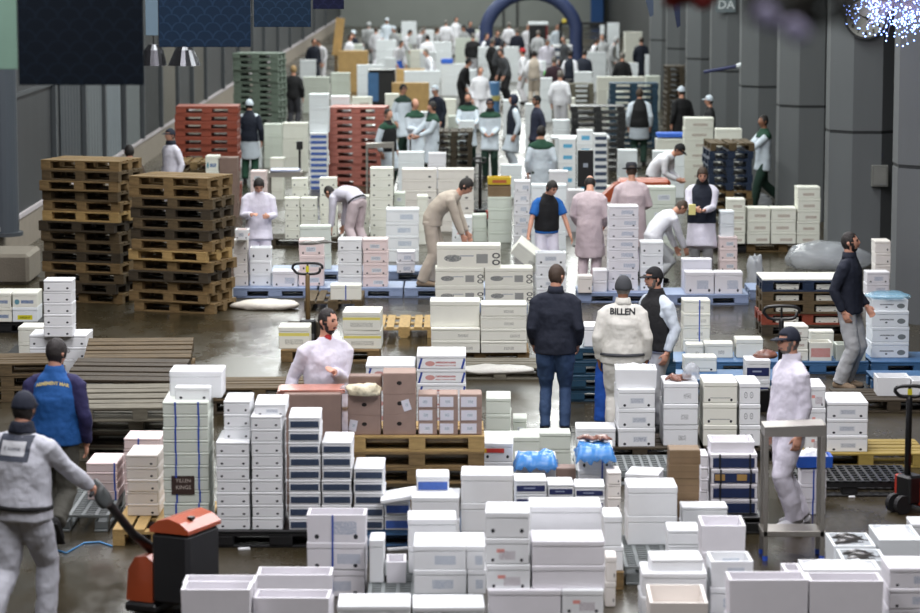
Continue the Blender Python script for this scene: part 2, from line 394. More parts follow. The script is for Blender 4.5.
# style -> body colour, print, band colour, words, noun
STY = {
 'w': (WHITE, None, None, 'plain white foam box'), 'c': (CREAM, None, None, 'plain cream foam box'), 'l': (LILAC, None, None, 'plain lilac-white foam box'),
 'g': (GREEN, None, None, 'pale grey-green foam box'), 'p': (PINK, None, None, 'pale pink foam box'), 'o': (COOL, None, None, 'cool white foam box'),
 'd': (WHITE, 'holes', None, 'white foam box with two dark holes'), 'd1': (WARM, 'holeone', None, 'white foam box with one dark hole'),
 'dc': (CREAM, 'holes', None, 'cream foam box with two dark holes'), 'dl': (WHITE, 'holelow+label', None, 'white labelled foam box with two holes'),
 'dp': (PINK, 'holelow+label', None, 'pinkish labelled foam box with two holes'), 'lb': (WHITE, 'blueprint', None, 'white foam box with blue print'),
 'lbp': (LILAC, 'blueprint+holelow', None, 'lilac-white foam box with blue print'),
 'lc': (CREAM, 'blueprint', None, 'cream foam box with faint print'), 'lg': (GREEN, 'label', None, 'grey-green labelled foam box'),
 'rd': (WHITE, 'holelow+redlabel', None, 'white foam box with red label'), 'mk': (CREAM, 'mark', None, 'cream foam box with black mark'),
 'mw': (WHITE, 'mark', None, 'white foam box with black mark'), 'ln': (CREAM, 'holelow+line', None, 'cream foam box with scored line'),
 'rt': (WHITE, 'redtext', None, 'white box with red lettering'), 'fs': (CREAM, 'fish', None, 'cream box with printed fish'),
 'ov': (COOL, 'oval', None, 'cool white box with grey oval print'), 'gt': (CREAM, 'greentext', None, 'cream box with blue-green print'),
 'bw': (WHITE, 'bluewin', None, 'white box with light blue label'), 'br': (CREAM, 'brown', None, 'cream foam box with brown print'), 'rg': (WHITE, 'rings', None, 'white foam box with ring print'),
 'ye': (CREAM, 'yellow', None, 'cream foam box with yellow tape'), 'yl': (COOL, 'yellowlabel', None, 'white foam box with yellow label'), 'rw': (CREAM, 'redword', None, 'cream open box with red word'),
 'nv': (WHITE, None, (34, 44, 92), 'white foam box with navy label'), 'sb': (WHITE, None, (54, 68, 92), 'white foam box with slate-blue label'), 'bl': (WHITE, None, (60, 96, 176), 'white foam box with bright blue label'),
 'pn': (LILAC, None, (30, 46, 88), 'white tray with navy printed side'),
 'ct': (CARD, 'hand', None, 'brown cardboard carton with hand hole'), 'cb': (CARD_B, None, None, 'plain brown cardboard carton'), 'cy': (CARD_Y, None, None, 'tan cardboard carton'),
 'cs': (CARD, None, (216, 214, 222), 'small brown carton with paper label'), 'co': (CARD_O, 'cut', None, 'brown flat cardboard carton'),
}
ME = {}
def cached(key, fn):
    if key not in ME: ME[key] = fn()
    return ME[key]
def r5(v): return round(v/.004)*.004
def tray_mesh(w, d, h, t=.022, floor=.03):
    m = MB(); t = min(t, w*.2); c = .006
    X, Y = w/2, d/2; xi, yi = X-t, Y-t
    vs = [(-X+c, -Y+c, 0), (X-c, -Y+c, 0), (X-c, Y-c, 0), (-X+c, Y-c, 0), (-X, -Y, h), (X, -Y, h), (X, Y, h), (-X, Y, h),
          (-xi, -yi, h), (xi, -yi, h), (xi, yi, h), (-xi, yi, h), (-xi+c, -yi+c, floor), (xi-c, -yi+c, floor), (xi-c, yi-c, floor), (-xi+c, yi-c, floor)]
    fs = [(3, 2, 1, 0), (12, 13, 14, 15)]
    for i in range(4):
        k = (i+1) % 4; fs += [(i, k, k+4, i+4), (i+4, k+4, k+8, i+8), (i+8, k+8, k+12, i+12)]
    m.add(vs, fs); return m.mesh('tray')
def heap_mesh(w, d, z0, hump, seed=0, n=14):
    rd = random.Random(seed); m = MB(); vs, fs = [], []
    for j in range(n+1):
        for i in range(n+1):
            x, y = (i/n-.5)*w, (j/n-.5)*d
            e = min(1, 5*min(i/n, 1-i/n))*min(1, 5*min(j/n, 1-j/n))
            vs.append((x, y, z0 + hump*e*(.5+.5*rd.random())))
    for j in range(n):
        for i in range(n):
            a = j*(n+1)+i; fs.append((a, a+1, a+n+2, a+n+1))
    b = len(vs); vs += [(-w/2, -d/2, z0-.012), (w/2, -d/2, z0-.012), (w/2, d/2, z0-.012), (-w/2, d/2, z0-.012)]
    fs += [(b+3, b+2, b+1, b), tuple(range(n, -1, -1))+(b, b+1), tuple(j*(n+1)+n for j in range(n, -1, -1))+(b+1, b+2),
           tuple(n*(n+1)+i for i in range(n+1))+(b+2, b+3), tuple(j*(n+1) for j in range(n+1))+(b+3, b)]
    m.add(vs, fs); return m.mesh('heap', True)
def fish_mesh(L=.34, seed=0):
    m = MB(); r = L
    pts = [(-.5*r, 0, 0), (-.42*r, 0, 0), (-.25*r, 0, .01), (0, 0, .012), (.25*r, 0, .008), (.38*r, 0, 0), (.44*r, 0, 0), (.52*r, 0, 0)]
    rad = [(.02*r, .02*r), (.07*r, .05*r), (.13*r, .08*r), (.14*r, .085*r), (.08*r, .05*r), (.03*r, .02*r), (.06*r, .012*r), (.12*r, .008*r)]
    m.tube(pts, rad, (0, 1, 0), 10, .3); return m.mesh('fish', True)
LIDDED = set('w c l g p o d d1 dc dl dp lb lbp lc lg rd mk mw ln rt fs ov gt bw br rg ye yl'.split())
def one_box(loc, w, d, h, yaw, sty, top='lid', label=None, group=None, straps=(), rot=None, noun=None, cat=None):
    rgb, deco, band, words = STY[sty]
    card = sty in ('ct', 'cb', 'cy', 'cs', 'co')
    key = sty; w, d, h = r5(w), r5(d), r5(h)
    m = foam_mat(key, rgb, deco, .16 if card else .05); plain = foam_mat(key, rgb, None, .16 if card else .05)
    name = 'cardboard_carton' if card else {'o': 'polystyrene_box', 'l': 'smooth_foam_box', 'c': 'cream_foam_box', 'g': 'grey_green_foam_box', 'p': 'pink_foam_box'}.get(sty, 'plain_foam_box') if top == 'lid' else {'lid': 'lidded_foam_box', 'open': 'open_foam_box', 'ice': 'iced_foam_box', 'fish': 'fish_tray'}.get(top, 'foam_box')
    if band and not card: name = 'banded_foam_box'
    if deco and not card and 'holes' in deco: name = 'vented_foam_box'
    if deco and not card and ('label' in deco or 'print' in deco): name = 'printed_foam_box'
    t = empty(name, loc, yaw, label or words, cat or ('carton' if card else 'box'), group, rot)
    if card:
        link('carton_body', cached(('cb', w, d, h), lambda: MB().box(-w/2, w/2, -d/2, d/2, 0, h, .004).mesh('carton')), None, t).data
        b = t.children[0]
        if not b.data.materials: b.data.materials.append(m)
        elif b.data.materials[0] != m:
            b.data = b.data.copy(); b.data.materials[0] = m
        link('flap', cached(('cf', w, d, h, key), lambda: MB().box(-w/2+.004, w/2-.004, -d/2+.002, -.002, h, h+.004).mesh('flap')), plain, t)
        if sty in ('cs',): link('paper_label', cached(('cl', w, d, h), lambda: MB().box(-w*.45, w*.26, -d/2-.0025, -d/2-.0005, h*.10, h*.86).mesh('lab')), foam_mat('paper', band, 'label'), t)
        if sty == 'co': pass
    elif top in ('open', 'ice', 'fish'):
        link('tray', cached(('tr', w, d, h, key), lambda: tray_mesh(w, d, h)), m, t)
        if top == 'ice': link('ice', cached(('ic', w, d, h), lambda: heap_mesh(w-.05, d-.05, h-.02, .05, int(w*1000))), ICE, t)
        if top == 'fish': link('ice', cached(('ib', w, d, h), lambda: heap_mesh(w-.05, d-.05, h*.55, .03, int(w*1000))), ICE, t)
    else:
        lh = min(max(h*.24, .022), .06); e = .003
        link('tray', cached(('bx', w, d, h, key), lambda: MB().box(-w/2+e, w/2-e, -d/2+e, d/2-e, 0, h-lh, .006).mesh('tray')), m, t)
        link('lid', cached(('ld', w, d, h, key), lambda: MB().box(-w/2, w/2, -d/2, d/2, h-lh, h-.0015, .007).mesh('lid')), plain, t)
    if band and not card:
        z0, z1 = (h*.08, h*.72) if sty == 'pn' else (h*.16, h*.64) if sty == 'sb' else (h*.12, h*.62) if sty == 'bl' else (h*.18, h*.60)
        link('label_band', cached(('bd', w, d, h, key), lambda: MB().box(-w*.44, w*.44, -d/2-.0015, -d/2+.0045, z0, z1).mesh('band')),
             mat('band_%s' % key, lin(*band), .45, var=.25, nscale=30), t)
        if sty == 'nv': link('lettering', cached(('bl', w, h, key), lambda: MB().box(-w*.22, w*.14, -d/2-.0026, -d/2-.0012, z0*.55+z1*.45, z0*.35+z1*.65).mesh('l')), mat('pale_ink', lin(150, 160, 186), .6), t)
    for s in straps:
        link('strap', MB().box(w*s-.007, w*s+.007, -d/2-.003, -d/2-.001, 0, h).mesh('strap'), STRAP, t)
    return t
PLACED = []
def note(kind, c, w, d, yaw, z0, z1, lab): PLACED.append((kind, c.x, c.y, w, d, yaw, z0, z1, lab))
def stack(x0, x1, yt, yb, n, sty, desc='', z0=0.0, top='lid', d=None, yaw=None, sty_top=None, single=None, group=None, straps=(), stys=None, words=None, jit=1.0, dz=0.0, wtop=None):
    """a stack of n like boxes whose front face the photograph shows between x0 and x1, from yt down to yb at height z0.
    desc: which stack it is; single: the label of a lone box"""
    a, b = G(x0, yb, z0), G(x1, yb, z0)
    w = b.x - a.x; Y = (a.y + b.y)/2
    zt = AT((x0+x1)/2, yt, Y).z
    h = (zt - z0)/n
    if d is None: d = .58 if w < .47 else .40
    yw = (random.uniform(-1.5, 1.5)*PI/180*jit) if yaw is None else math.radians(yaw)
    c = Vector(((a.x+b.x)/2, Y, 0)) + Vector((-math.sin(yw), math.cos(yw), 0))*(d/2)
    out = []
    for i in range(n):                      # from the top down
        k = n-1-i
        st = (stys[i] if stys else (sty_top if (i == 0 and sty_top) else sty))
        tp = top if i == 0 else 'lid'
        wd = STY[st][3] if not words else words
        if tp != 'lid' and i == 0 and not words: wd = {'open': 'open ', 'ice': 'ice-filled ', 'fish': 'fish-filled '}[tp] + wd
        if n == 1: lab = single or (wd + ' ' + desc)
        else: lab = '%s, %s %s %s' % (wd, from_top(i, n), 'of' if i in (0, n-1) else 'in', desc)
        jx, jy = random.uniform(-.005, .005)*jit, random.uniform(-.005, .005)*jit
        o = one_box((c.x+jx, c.y+jy, z0+k*h+.0005), w, d, h, yw+random.uniform(-.7, .7)*PI/180*jit, st, tp, lab, group or (desc and ('boxes of ' + desc)) or None, straps)
        out.append(o)
    note('stack', c, w, d, yw, z0, zt, desc or single)
    return out
def fishes(x, y, z, n, label, L=.3, m=None, spread=(.2, .12), yaw0=0.0, names='fish', group=None):
    """n fish lying at pixel x, y on the height z"""
    p = G(x, y, z); me = cached(('fish', L, m.name), lambda: fish_mesh(L)); rd = random.Random(int(x*7+y))
    pos = ['', ' nearest the rim', ' lying uppermost', ' lying lowest', ' beside it']
    for i in range(n):
        f = ((i+.5)/n - .5)
        o = link(names, me, m, None, (p.x+f*spread[0]*2, p.y+rd.uniform(-1, 1)*spread[1], z+L*.085+.004), yaw0+rd.uniform(-.5, .5))
        tag(o, label, 'fish', group or label)
# ================================================================= pallets
def pallet_meshes(kind):
    def mk():
        if kind == 'euro':
            L, D, Hh = 1.2, .8, .144
            deck = MB()
            for y, wd in ((-.3275, .145), (-.18, .10), (0, .145), (.18, .10), (.3275, .145)): deck.box(-.6, .6, y-wd/2, y+wd/2, .122, .144, .003)
            for x in (-.5275, 0, .5275): deck.box(x-.0725, x+.0725, -.4, .4, .100, .1215)
            bl = MB().box(-.0725, .0725, -.05, .05, .022, .0995, .003); blw = MB().box(-.0725, .0725, -.0725, .0725, .022, .0995, .003)
            sk = MB().box(-.6, .6, -.05, .05, 0, .0215, .003)
            blocks = [(x, y, blw if y == 0 else bl) for x in (-.5275, 0, .5275) for y in (-.35, 0, .35)]
            return deck.mesh('deck'), [(x, y, q) for x, y, q in blocks], {id(bl): bl.mesh('block'), id(blw): blw.mesh('block')}, sk.mesh('skid'), [-.35, 0, .35]
        L, D, Hh = 1.2, .8, .15
        deck = MB(); nx, ny = 15, 7
        if kind == 'plastic':
            deck.box(-.6, .6, -.4, .4, .125, .15, .006); deck.box(-.6, .6, -.4, -.385, .10, .1245); deck.box(-.6, .6, .385, .4, .10, .1245)
        else:
            for i in range(nx+1): deck.box(-.6+i*1.2/nx-.012-(.012 if i == nx else -.012 if i == 0 else 0), -.6+i*1.2/nx+.012-(.012 if i == nx else -.012 if i == 0 else 0), -.4, .4, .128, .15)
            for j in range(ny+1):
                y = -.4 + j*.8/ny; y = max(-.386, min(.386, y)); deck.box(-.6, .6, y-.014, y+.014, .1265, .1485)
            deck.box(-.6, .6, -.4, -.386, .09, .1262); deck.box(-.6, .6, .386, .4, .09, .1262)
        bl = MB().box(-.075, .075, -.06, .06, .02, .0898 if kind != 'plastic' else .0998, .006)
        if kind == 'plastic': bl = MB().box(-.10, .10, -.07, .07, .02, .0998, .006)
        sk = MB().box(-.6, .6, -.06, .06, 0, .0195, .004)
        return deck.mesh('deck'), [(x, y, bl) for x in (-.5, 0, .5) for y in (-.33, 0, .33)], {id(bl): bl.mesh('block')}, sk.mesh('skid'), [-.33, 0, .33]
    return cached(('pal', kind), mk)
def own(me, m):
    k = ('own', me.name, m.name)
    if k not in ME: q = me.copy(); q.materials.clear(); q.materials.append(m); ME[k] = q
    return ME[k]
def pallet(loc, yaw, m, label, kind='euro', group=None, name=None, rot=None, cat='pallet', sx=1.0):
    deck, blocks, bm_, sk, sy = pallet_meshes(kind)
    t = empty(name or ('wooden_pallet' if kind == 'euro' else 'plastic_pallet'), loc, yaw, label, cat, group, rot)
    if sx != 1.0: t.scale = (sx, 1, 1)
    link('deck', own(deck, m), None, t)
    for x, y, q in blocks: link('block', own(bm_[id(q)], m), None, t, (x, y, 0))
    for y in sy: link('skid', own(sk, m), None, t, (0, y, 0))
    return t
def pal(x, y, label, m=None, kind='euro', yaw=0.0, z=0.0, rd=False, n=1, ms=None, desc='', group=None, front=True, long=True, jit=1.0):
    """n pallets, their front edge centred at pixel x, y (at height z); long: the 1.2 m side faces the camera"""
    p = G(x, y, z); yw = math.radians(yaw) + (0 if long else PI/2); dep = .4 if long else .6
    c = p + Vector((-math.sin(math.radians(yaw)), math.cos(math.radians(yaw)), 0))*dep if front else p
    hh = .1445 if kind == 'euro' else .1505
    for i in range(n):
        k = n-1-i
        mm = ms[i % len(ms)] if ms else m
        word = {'plastic_navy': 'navy-painted', 'plastic_red': 'dull red'}.get(mm.name, 'wooden')
        lab = label if n == 1 else '%s, %s %s %s' % (label.replace('KIND', word), from_top(i, n), 'of' if i in (0, n-1) else 'in', desc)
        jx, jy, ja = (random.uniform(-.02, .02)*jit, random.uniform(-.02, .02)*jit, random.uniform(-1.5, 1.5)*jit) if n > 1 else (0, 0, 0)
        mm = ms[i % len(ms)] if ms else m
        pallet((c.x+jx, c.y+jy, z + k*hh), yw+math.radians(ja), mm, lab, kind, group or (desc and 'pallets of '+desc) or None)
    note('pallet', c, 1.2 if long else .8, .8 if long else 1.2, math.radians(yaw), z, z+n*hh, desc or label)
    return c, z + n*hh
# ================================================================= people
SKIN = mat('skin', lin(206, 152, 128), .5, var=.08, nscale=12); SKIN_D = mat('skin_dark', lin(140, 96, 74), .5, var=.08, nscale=12)
HAIR = {k: mat('hair_'+k, lin(*c), .6, var=.25, nscale=40, bump=.5, bscale=90) for k, c in
        dict(dark=(34, 28, 26), brown=(70, 54, 42), grey=(118, 112, 106), salt=(84, 78, 74), blond=(170, 140, 96)).items()}
EYE = mat('eye', lin(40, 30, 26), .2, var=0); LIP = mat('lips', lin(160, 96, 88), .5, var=0); GLASSES = BLACK
PAL = dict(white=(228, 228, 234), patchcoat=(196, 198, 207), lilac=(220, 216, 229), offwhite=(214, 212, 204), beige=(190, 178, 164), pinkcoat=(206, 188, 192), grey=(120, 122, 124), lightgrey=(176, 178, 180),
           navy=(22, 28, 44), black=(20, 20, 23), blue=(30, 96, 172), royal=(28, 58, 150), vestblue=(22, 82, 148), sleeve=(32, 30, 74), jean=(44, 66, 98), green=(30, 70, 52), dkgreen=(24, 52, 42),
           khaki=(66, 65, 58), darkgrey=(52, 52, 58), brown=(72, 58, 48), red=(170, 40, 44), coolwhite=(206, 216, 226), apron=(30, 84, 176), tan=(150, 130, 108), purple=(60, 40, 50), hood=(36, 40, 60), denim=(84, 112, 160), charcoal=(66, 68, 72))
def C(n): return cloth(n, PAL[n])
def ik(a, b, l1, l2, pole):
    d = b - a; L = d.length; mx = (l1+l2)*.999
    if L > mx: b = a + d*(mx/L); d = b-a; L = mx
    if L < .08: L = .08
    x = (l1*l1 - l2*l2 + L*L)/(2*L); hh = math.sqrt(max(0, l1*l1 - x*x)); u = d.normalized()
    p = pole - u*pole.dot(u)
    p = p.normalized() if p.length > 1e-5 else u.orthogonal().normalized()
    return a + u*x + p*hh, b
def head_point(th, ph, grow=0.0):
    """a point of the head's surface: th from the crown down, ph from the face to the person's left"""
    st, ct = math.sin(th), math.cos(th)
    x, y, z = .074*st*math.sin(ph), -.094*st*math.cos(ph), .118*ct
    if ct < 0:
        q = (-ct)**1.3; x *= 1-.30*q
        if y > 0: y *= 1-.45*q
        else: y *= 1-.06*q
    else: y += .012*ct
    f = max(0, math.cos(ph))
    z_ = z; front = f**6*st
    y -= .020*math.exp(-((z_+.014)/.020)**2)*math.exp(-(x/.013)**2)*(y < 0)
    y -= .008*math.exp(-((z_-.012)/.022)**2)*math.exp(-(x/.010)**2)*(y < 0)
    y += .011*math.exp(-((z_-.016)/.011)**2)*(math.exp(-((abs(x)-.031)/.014)**2))*(y < 0)
    y -= .004*math.exp(-((z_-.034)/.008)**2)*front
    y -= .005*math.exp(-((z_+.052)/.007)**2)*math.exp(-(x/.022)**2)*(y < 0)
    y -= .006*math.exp(-((z_+.095)/.016)**2)*math.exp(-(x/.02)**2)*(y < 0)
    v = Vector((x, y, z))
    if grow: v += Vector((x/.074, y/.094, z/.118)).normalized()*grow
    return v
def head_shell(mask, grow, M, nt=22, np_=32, wob=0.0, seed=0):
    """a closed shell over the part of the head where mask(th, ph) holds"""
    th = lambda i: PI*(.004+.992*i/nt); rd = random.Random(seed); idx = {}; vs, fs = [], []
    def vert(i, j, lay):
        k = (i, j % np_, lay)
        if k not in idx:
            g = grow if lay else -.006
            if lay and wob: g += wob*(rd.random()-.5)
            idx[k] = len(vs); vs.append(M @ head_point(th(i), 2*PI*j/np_, g))
        return idx[k]
    cell = lambda i, j: 0 <= i < nt and mask(th(i+.5), ((2*PI*(j+.5)/np_ + PI) % (2*PI)) - PI)
    for i in range(nt):
        for j in range(np_):
            if not cell(i, j): continue
            fs.append((vert(i,j,1), vert(i+1,j,1), vert(i+1,j+1,1), vert(i,j+1,1)))
            fs.append((vert(i,j,0), vert(i,j+1,0), vert(i+1,j+1,0), vert(i+1,j,0)))
            for (di, dj, p, q) in ((-1,0,(i,j+1),(i,j)), (1,0,(i+1,j),(i+1,j+1)), (0,-1,(i,j),(i+1,j)), (0,1,(i+1,j+1),(i,j+1))):
                if not cell(i+di, (j+dj) % np_): fs.append((vert(*p,1), vert(*q,1), vert(*q,0), vert(*p,0)))
    m = MB(); m.add(vs, fs); me = fix_normals(m.mesh('shell', True)); return me
def m_hair(kind):
    def f(th, ph):
        a = abs(ph)
        if kind == 'full': lim = .33 if a < .5 else .38 if a < .95 else .48 if a < 1.3 else .60 if a < 1.8 else .74
        elif kind == 'short': lim = .27 if a < .35 else .25 if a < .7 else .34 if a < 1.05 else .46 if a < 1.35 else .56 if a < 1.7 else .70
        elif kind == 'bald': return (.40 < th/PI < .68 and a > 1.35)
        elif kind == 'long': lim = .34 if a < .6 else .95 if a > 1.0 else .5
        else: lim = .5
        return th/PI < lim
    return f
def m_beard(th, ph): a = abs(ph); t = th/PI; return (t > .70 and a < 1.35) or (.60 < t and .95 < a < 1.4) or (.50 < t and 1.2 < a < 1.45) or (.625 < t < .66 and a < .4)
def m_cap(th, ph): return th/PI < (.34 if abs(ph) < .9 else .46 if abs(ph) < 1.7 else .52)
def m_beanie(th, ph): return th/PI < (.40 if abs(ph) < .9 else .56)
def m_hood(th, ph): return abs(ph) > .95 or th/PI < .30 or th/PI > .97
def m_balaclava(th, ph): return abs(ph) > .7 or th/PI < .33 or th/PI > .74
N_P = [0]
def person(label, px, py, ht=1.76, yaw=0.0, coat='white', legs='white', res=None, base_z=0.0, fat=1.0, bend=0.0, twist=0.0, side=0.0, pelvis=(0, 0, 0), lh=None, rh=None, lf=(.10, 0, 0, 0), rf=(-.10, 0, 0, 0),
           head=(0, 0), skin='light', hair='dark', cut='short', hat=None, hatc='navy', beard=None, coat_len=.86, vest=None, vest_short=False, yoke=None, sleeves=None, short_sleeve=False, apron=None,
           shoes='black', collar=None, belt=None, glasses=False, face=None, scarf=None, armband=None, group=None, elbow=None, at=None, pole=None, throat=None):
    N_P[0] += 1
    p = at if at else G(px, py, base_z)
    s = FPX/max(10, p.y); vx = res or (.0085 if s > 80 else .011 if s > 60 else .016 if s > 38 else .022)
    k = ht/1.76; near = s > 72
    t = empty('person', p, math.radians(yaw), label, 'person', group)
    V = lambda *a: Vector(a)
    # skeleton -------------------------------------------------------------
    b = math.radians(bend); tw = math.radians(twist); sd_ = math.radians(side)
    P0 = V(0, 0, .93) + Vector(pelvis)
    def dirn(f): return (Matrix.Rotation(sd_*f, 3, 'Y') @ (Matrix.Rotation(tw*min(1, f), 3, 'Z') @ V(0, -math.sin(b*f), math.cos(b*f)))).normalized()
    def sax(f):
        u = Matrix.Rotation(tw*min(1, f), 3, 'Z') @ V(1, 0, 0); d = dirn(f); u = u - d*u.dot(d); return u.normalized()
    W1 = P0 + dirn(.35)*.15; C1 = W1 + dirn(.8)*.20; S1 = C1 + dirn(1)*.14; N1 = S1 + dirn(1.0)*.075
    up = dirn(1); sx_ = sax(1); fw = up.cross(sx_)*-1
    if fw.dot(V(0, -1, 0)) < 0 and abs(bend) < 80 and abs(twist) < 80: fw = -fw
    SL, SR = S1 + sx_*.172*min(fat, 1.08) - up*.035, S1 - sx_*.172*min(fat, 1.08) - up*.035
    hipL, hipR = P0 + V(.088, 0, -.03), P0 + V(-.088, 0, -.03)
    def leg(hip, f):
        x, y, z, pitch = f; pr = math.radians(pitch)
        ank = V(x, y + .05 + (.0), .085+z) + V(0, -.12*math.sin(pr)*.3, .13*math.sin(max(0, pr)))
        kn, ak = ik(hip, ank, .44, .415, V(x*.6, -1, 0)); return kn, ak, pr
    kL, aL, pL = leg(hipL, lf); kR, aR, pR = leg(hipR, rf)
    dl = V(.25, -.03, .885) + V(P0.x, P0.y, P0.z-.93); dr = V(-.25, -.03, .885) + V(P0.x, P0.y, P0.z-.93)
    if bend > 12 and lh is None: dl = SL + V(.04, -.10, -.50)
    if bend > 12 and rh is None: dr = SR + V(-.04, -.10, -.50)
    LH, RH = Vector(lh) if lh else dl, Vector(rh) if rh else dr
    pl = pole or (.5, .85, -.35)
    eL, wL = ik(SL, LH, .285, .25, V(pl[0], pl[1], pl[2])); eR, wR = ik(SR, RH, .285, .25, V(-pl[0], pl[1], pl[2]))
    hy, hp = math.radians(head[0]), math.radians(head[1])
    hb = b*.55 + hp
    MH = Matrix.Rotation(tw, 4, 'Z') @ Matrix.Rotation(hy, 4, 'Z') @ Matrix.Rotation(hb, 4, 'X')
    hc = N1 + (MH.to_3x3() @ V(0, -.022, .146))
    HM = Matrix.Scale(k, 4) @ Matrix.Translation(hc) @ MH
    # the body: one continuous skin -----------------------------------------
    m = MB()
    def torso(mb, rows, n=20):
        """rows: (level along the spine 0 pelvis .. 1 neck base, side radius, depth radius, forward shift)"""
        pts, rad, sds = [], [], []
        chain = [(-1.0, P0 + V(0, 0, -.5), 0), (0, P0, 0), (.265, W1, .35), (.62, C1, .8), (.87, S1, 1), (1, N1, 1)]
        for lv, ra, rb, fs_ in rows:
            for (l0, q0, f0), (l1, q1, f1) in zip(chain, chain[1:]):
                if lv <= l1 or l1 == 1:
                    u = (lv-l0)/(l1-l0); pt = q0.lerp(q1, u); f = f0 + (f1-f0)*u; break
            if lv < 0: 
                mean = (kL+kR)/2; q = min(1, -lv*.5/.47); pt = P0.lerp(V(mean.x, mean.y, mean.z), q) if lv > -.94 else (V((kL.x+kR.x)/2, (kL.y+kR.y)/2+ .02, kL.z*.5+kR.z*.5) + V(0, 0, (lv+.94)*.5)); f = 0
            sa = sax(max(0, f)); d = dirn(max(0, f)); fwd = sa.cross(d); fwd = fwd if fwd.y < 0 or bend > 80 else -fwd
            pts.append(pt + fwd*fs_); rad.append((ra, rb)); sds.append(tuple(sa))
        mb.tube([q*k for q in pts], [(ra*k, rb*k) for ra, rb in rad], sds, n, .25)
    F = fat
    torso(m, [(-.14, .08, .06, 0), (-.04, .125, .08, 0), (.05, .135, .085, 0), (.25, .12, .08, 0), (.62, .14, .09, 0), (.80, .14, .08, 0), (.92, .09, .065, 0), (1.02, .06, .058, 0)])
    K = lambda q: q*k
    for hip, kn, ak in ((hipL, kL, aL), (hipR, kR, aR)):
        mid = hip.lerp(kn, .4); cf = kn.lerp(ak, .35) + V(0, .012, 0)
        m.tube([K(hip+V(0,0,.04)), K(mid), K(kn), K(cf), K(ak), K(ak+V(0,-.01,-.05))], [.070*k, .062*k, .042*k, .040*k, .034*k, .036*k], (1,0,0), 14)
    handV = []
    for sgn, Sh, el, wr in ((1, SL, eL, wL), (-1, SR, eR, wR)):
        fa = (wr-el).normalized()
        m.tube([K(Sh - sx_*sgn*.07 + up*.01), K(Sh), K(Sh.lerp(el, .4)), K(el), K(el.lerp(wr, .3)), K(wr), K(wr+fa*.03)], [.04*k, .042*k, .041*k, .037*k, .039*k, .027*k, .028*k], (1,0,0), 14)
        wv = V(0, -1, 0) - fa*V(0, -1, 0).dot(fa)
        if wv.length < .45: wv = V(0, 0, 1) - fa*fa.z
        wv.normalize(); nv = fa.cross(wv); nv = nv if nv.x*sgn < 0 else -nv
        fr = max(.0085, vx*.72)
        palm0 = wr + fa*.02
        m.tube([K(wr), K(palm0+fa*.02), K(palm0+fa*.065), K(palm0+fa*.085)], [(.028*k, .02*k), (.038*k, .018*k), (.042*k, .017*k), (.038*k, .014*k)], tuple(wv), 12)
        for j, L in enumerate((.070, .078, .073, .056)):
            a = palm0 + fa*.078 + wv*(.030 - .0205*j); f1 = (fa + nv*.25 + wv*(.05*(1.5-j))).normalized(); f2 = (fa + nv*.85).normalized(); f3 = (fa*.5 + nv).normalized()
            q1 = a + f1*L*.45; q2 = q1 + f2*L*.33; q3 = q2 + f3*L*.22
            m.tube([K(a-f1*.02), K(a), K(q1), K(q2), K(q3)], [fr*k, fr*k, fr*.95*k, fr*.9*k, fr*.8*k], tuple(wv), 8)
        a = palm0 + fa*.012 + wv*.028; d1 = (fa*.75 + wv*.6 + nv*.3).normalized(); d2 = (fa*.9 + wv*.15 + nv*.45).normalized()
        m.tube([K(a-d1*.015), K(a+d1*.035), K(a+d1*.035+d2*.028), K(a+d1*.035+d2*.05)], [fr*1.15*k, fr*1.1*k, fr*k, fr*.85*k], tuple(nv), 8)
        handV.append((wr + fa*.08, fa, wv, nv))
    m.tube([K(S1+up*.02), K(N1), K(hc - (MH.to_3x3() @ V(0, -.02, .05)))], [.07*k, .056*k, .054*k], tuple(sx_), 14)
    nt, npn = 26, 36; vs, fs = [], []
    for i in range(nt+1):
        for j in range(npn): vs.append(HM @ head_point(PI*(.002+.996*i/nt), 2*PI*j/npn))
    for i in range(nt):
        for j in range(npn): a = i*npn+j; c_ = i*npn+(j+1) % npn; fs.append((a, a+npn, c_+npn, c_))
    fs.append(tuple(range(npn))); fs.append(tuple(range(nt*npn, nt*npn+npn))[::-1]); m.add(vs, fs)
    for sg in (1, -1): m.tube([HM @ V(.070*sg, .012, .022), HM @ V(.080*sg, .020, 0), HM @ V(.073*sg, .012, -.028)], [(.014*k, .008*k), (.02*k, .009*k), (.010*k, .007*k)], tuple(HM.to_3x3() @ V(0, 1, 0)), 10)
    me = baked(m, [('REMESH', dict(mode='VOXEL', voxel_size=vx*.85 if near else vx)), ('SMOOTH', dict(factor=.4, iterations=2 if near else 1))], True, 'body')
    skm = SKIN if skin == 'light' else SKIN_D
    link('body', me, skm, t)
    # face -------------------------------------------------------------------
    if face is None: face = s > 60
    if face:
        for sg in (1, -1): MB().ball((0, 0, 0), (.0115*k, .0115*k, .0085*k), 10, 6).build('eye', EYE, t, HM @ V(.031*sg, -.078, .016), smooth=True)
        MB().ball((0, 0, 0), (.022*k, .007*k, .006*k), 10, 6).build('mouth', LIP, t, HM @ V(0, -.0905, -.052), rot=(0, 0, hy+tw), smooth=True)
        for sg in (1, -1): MB().tube([HM @ V(.016*sg, -.093, .033), HM @ V(.03*sg, -.091, .037), HM @ V(.045*sg, -.082, .033)], .005*k, (0,0,1), 6).build('eyebrow', HAIR[hair], t)
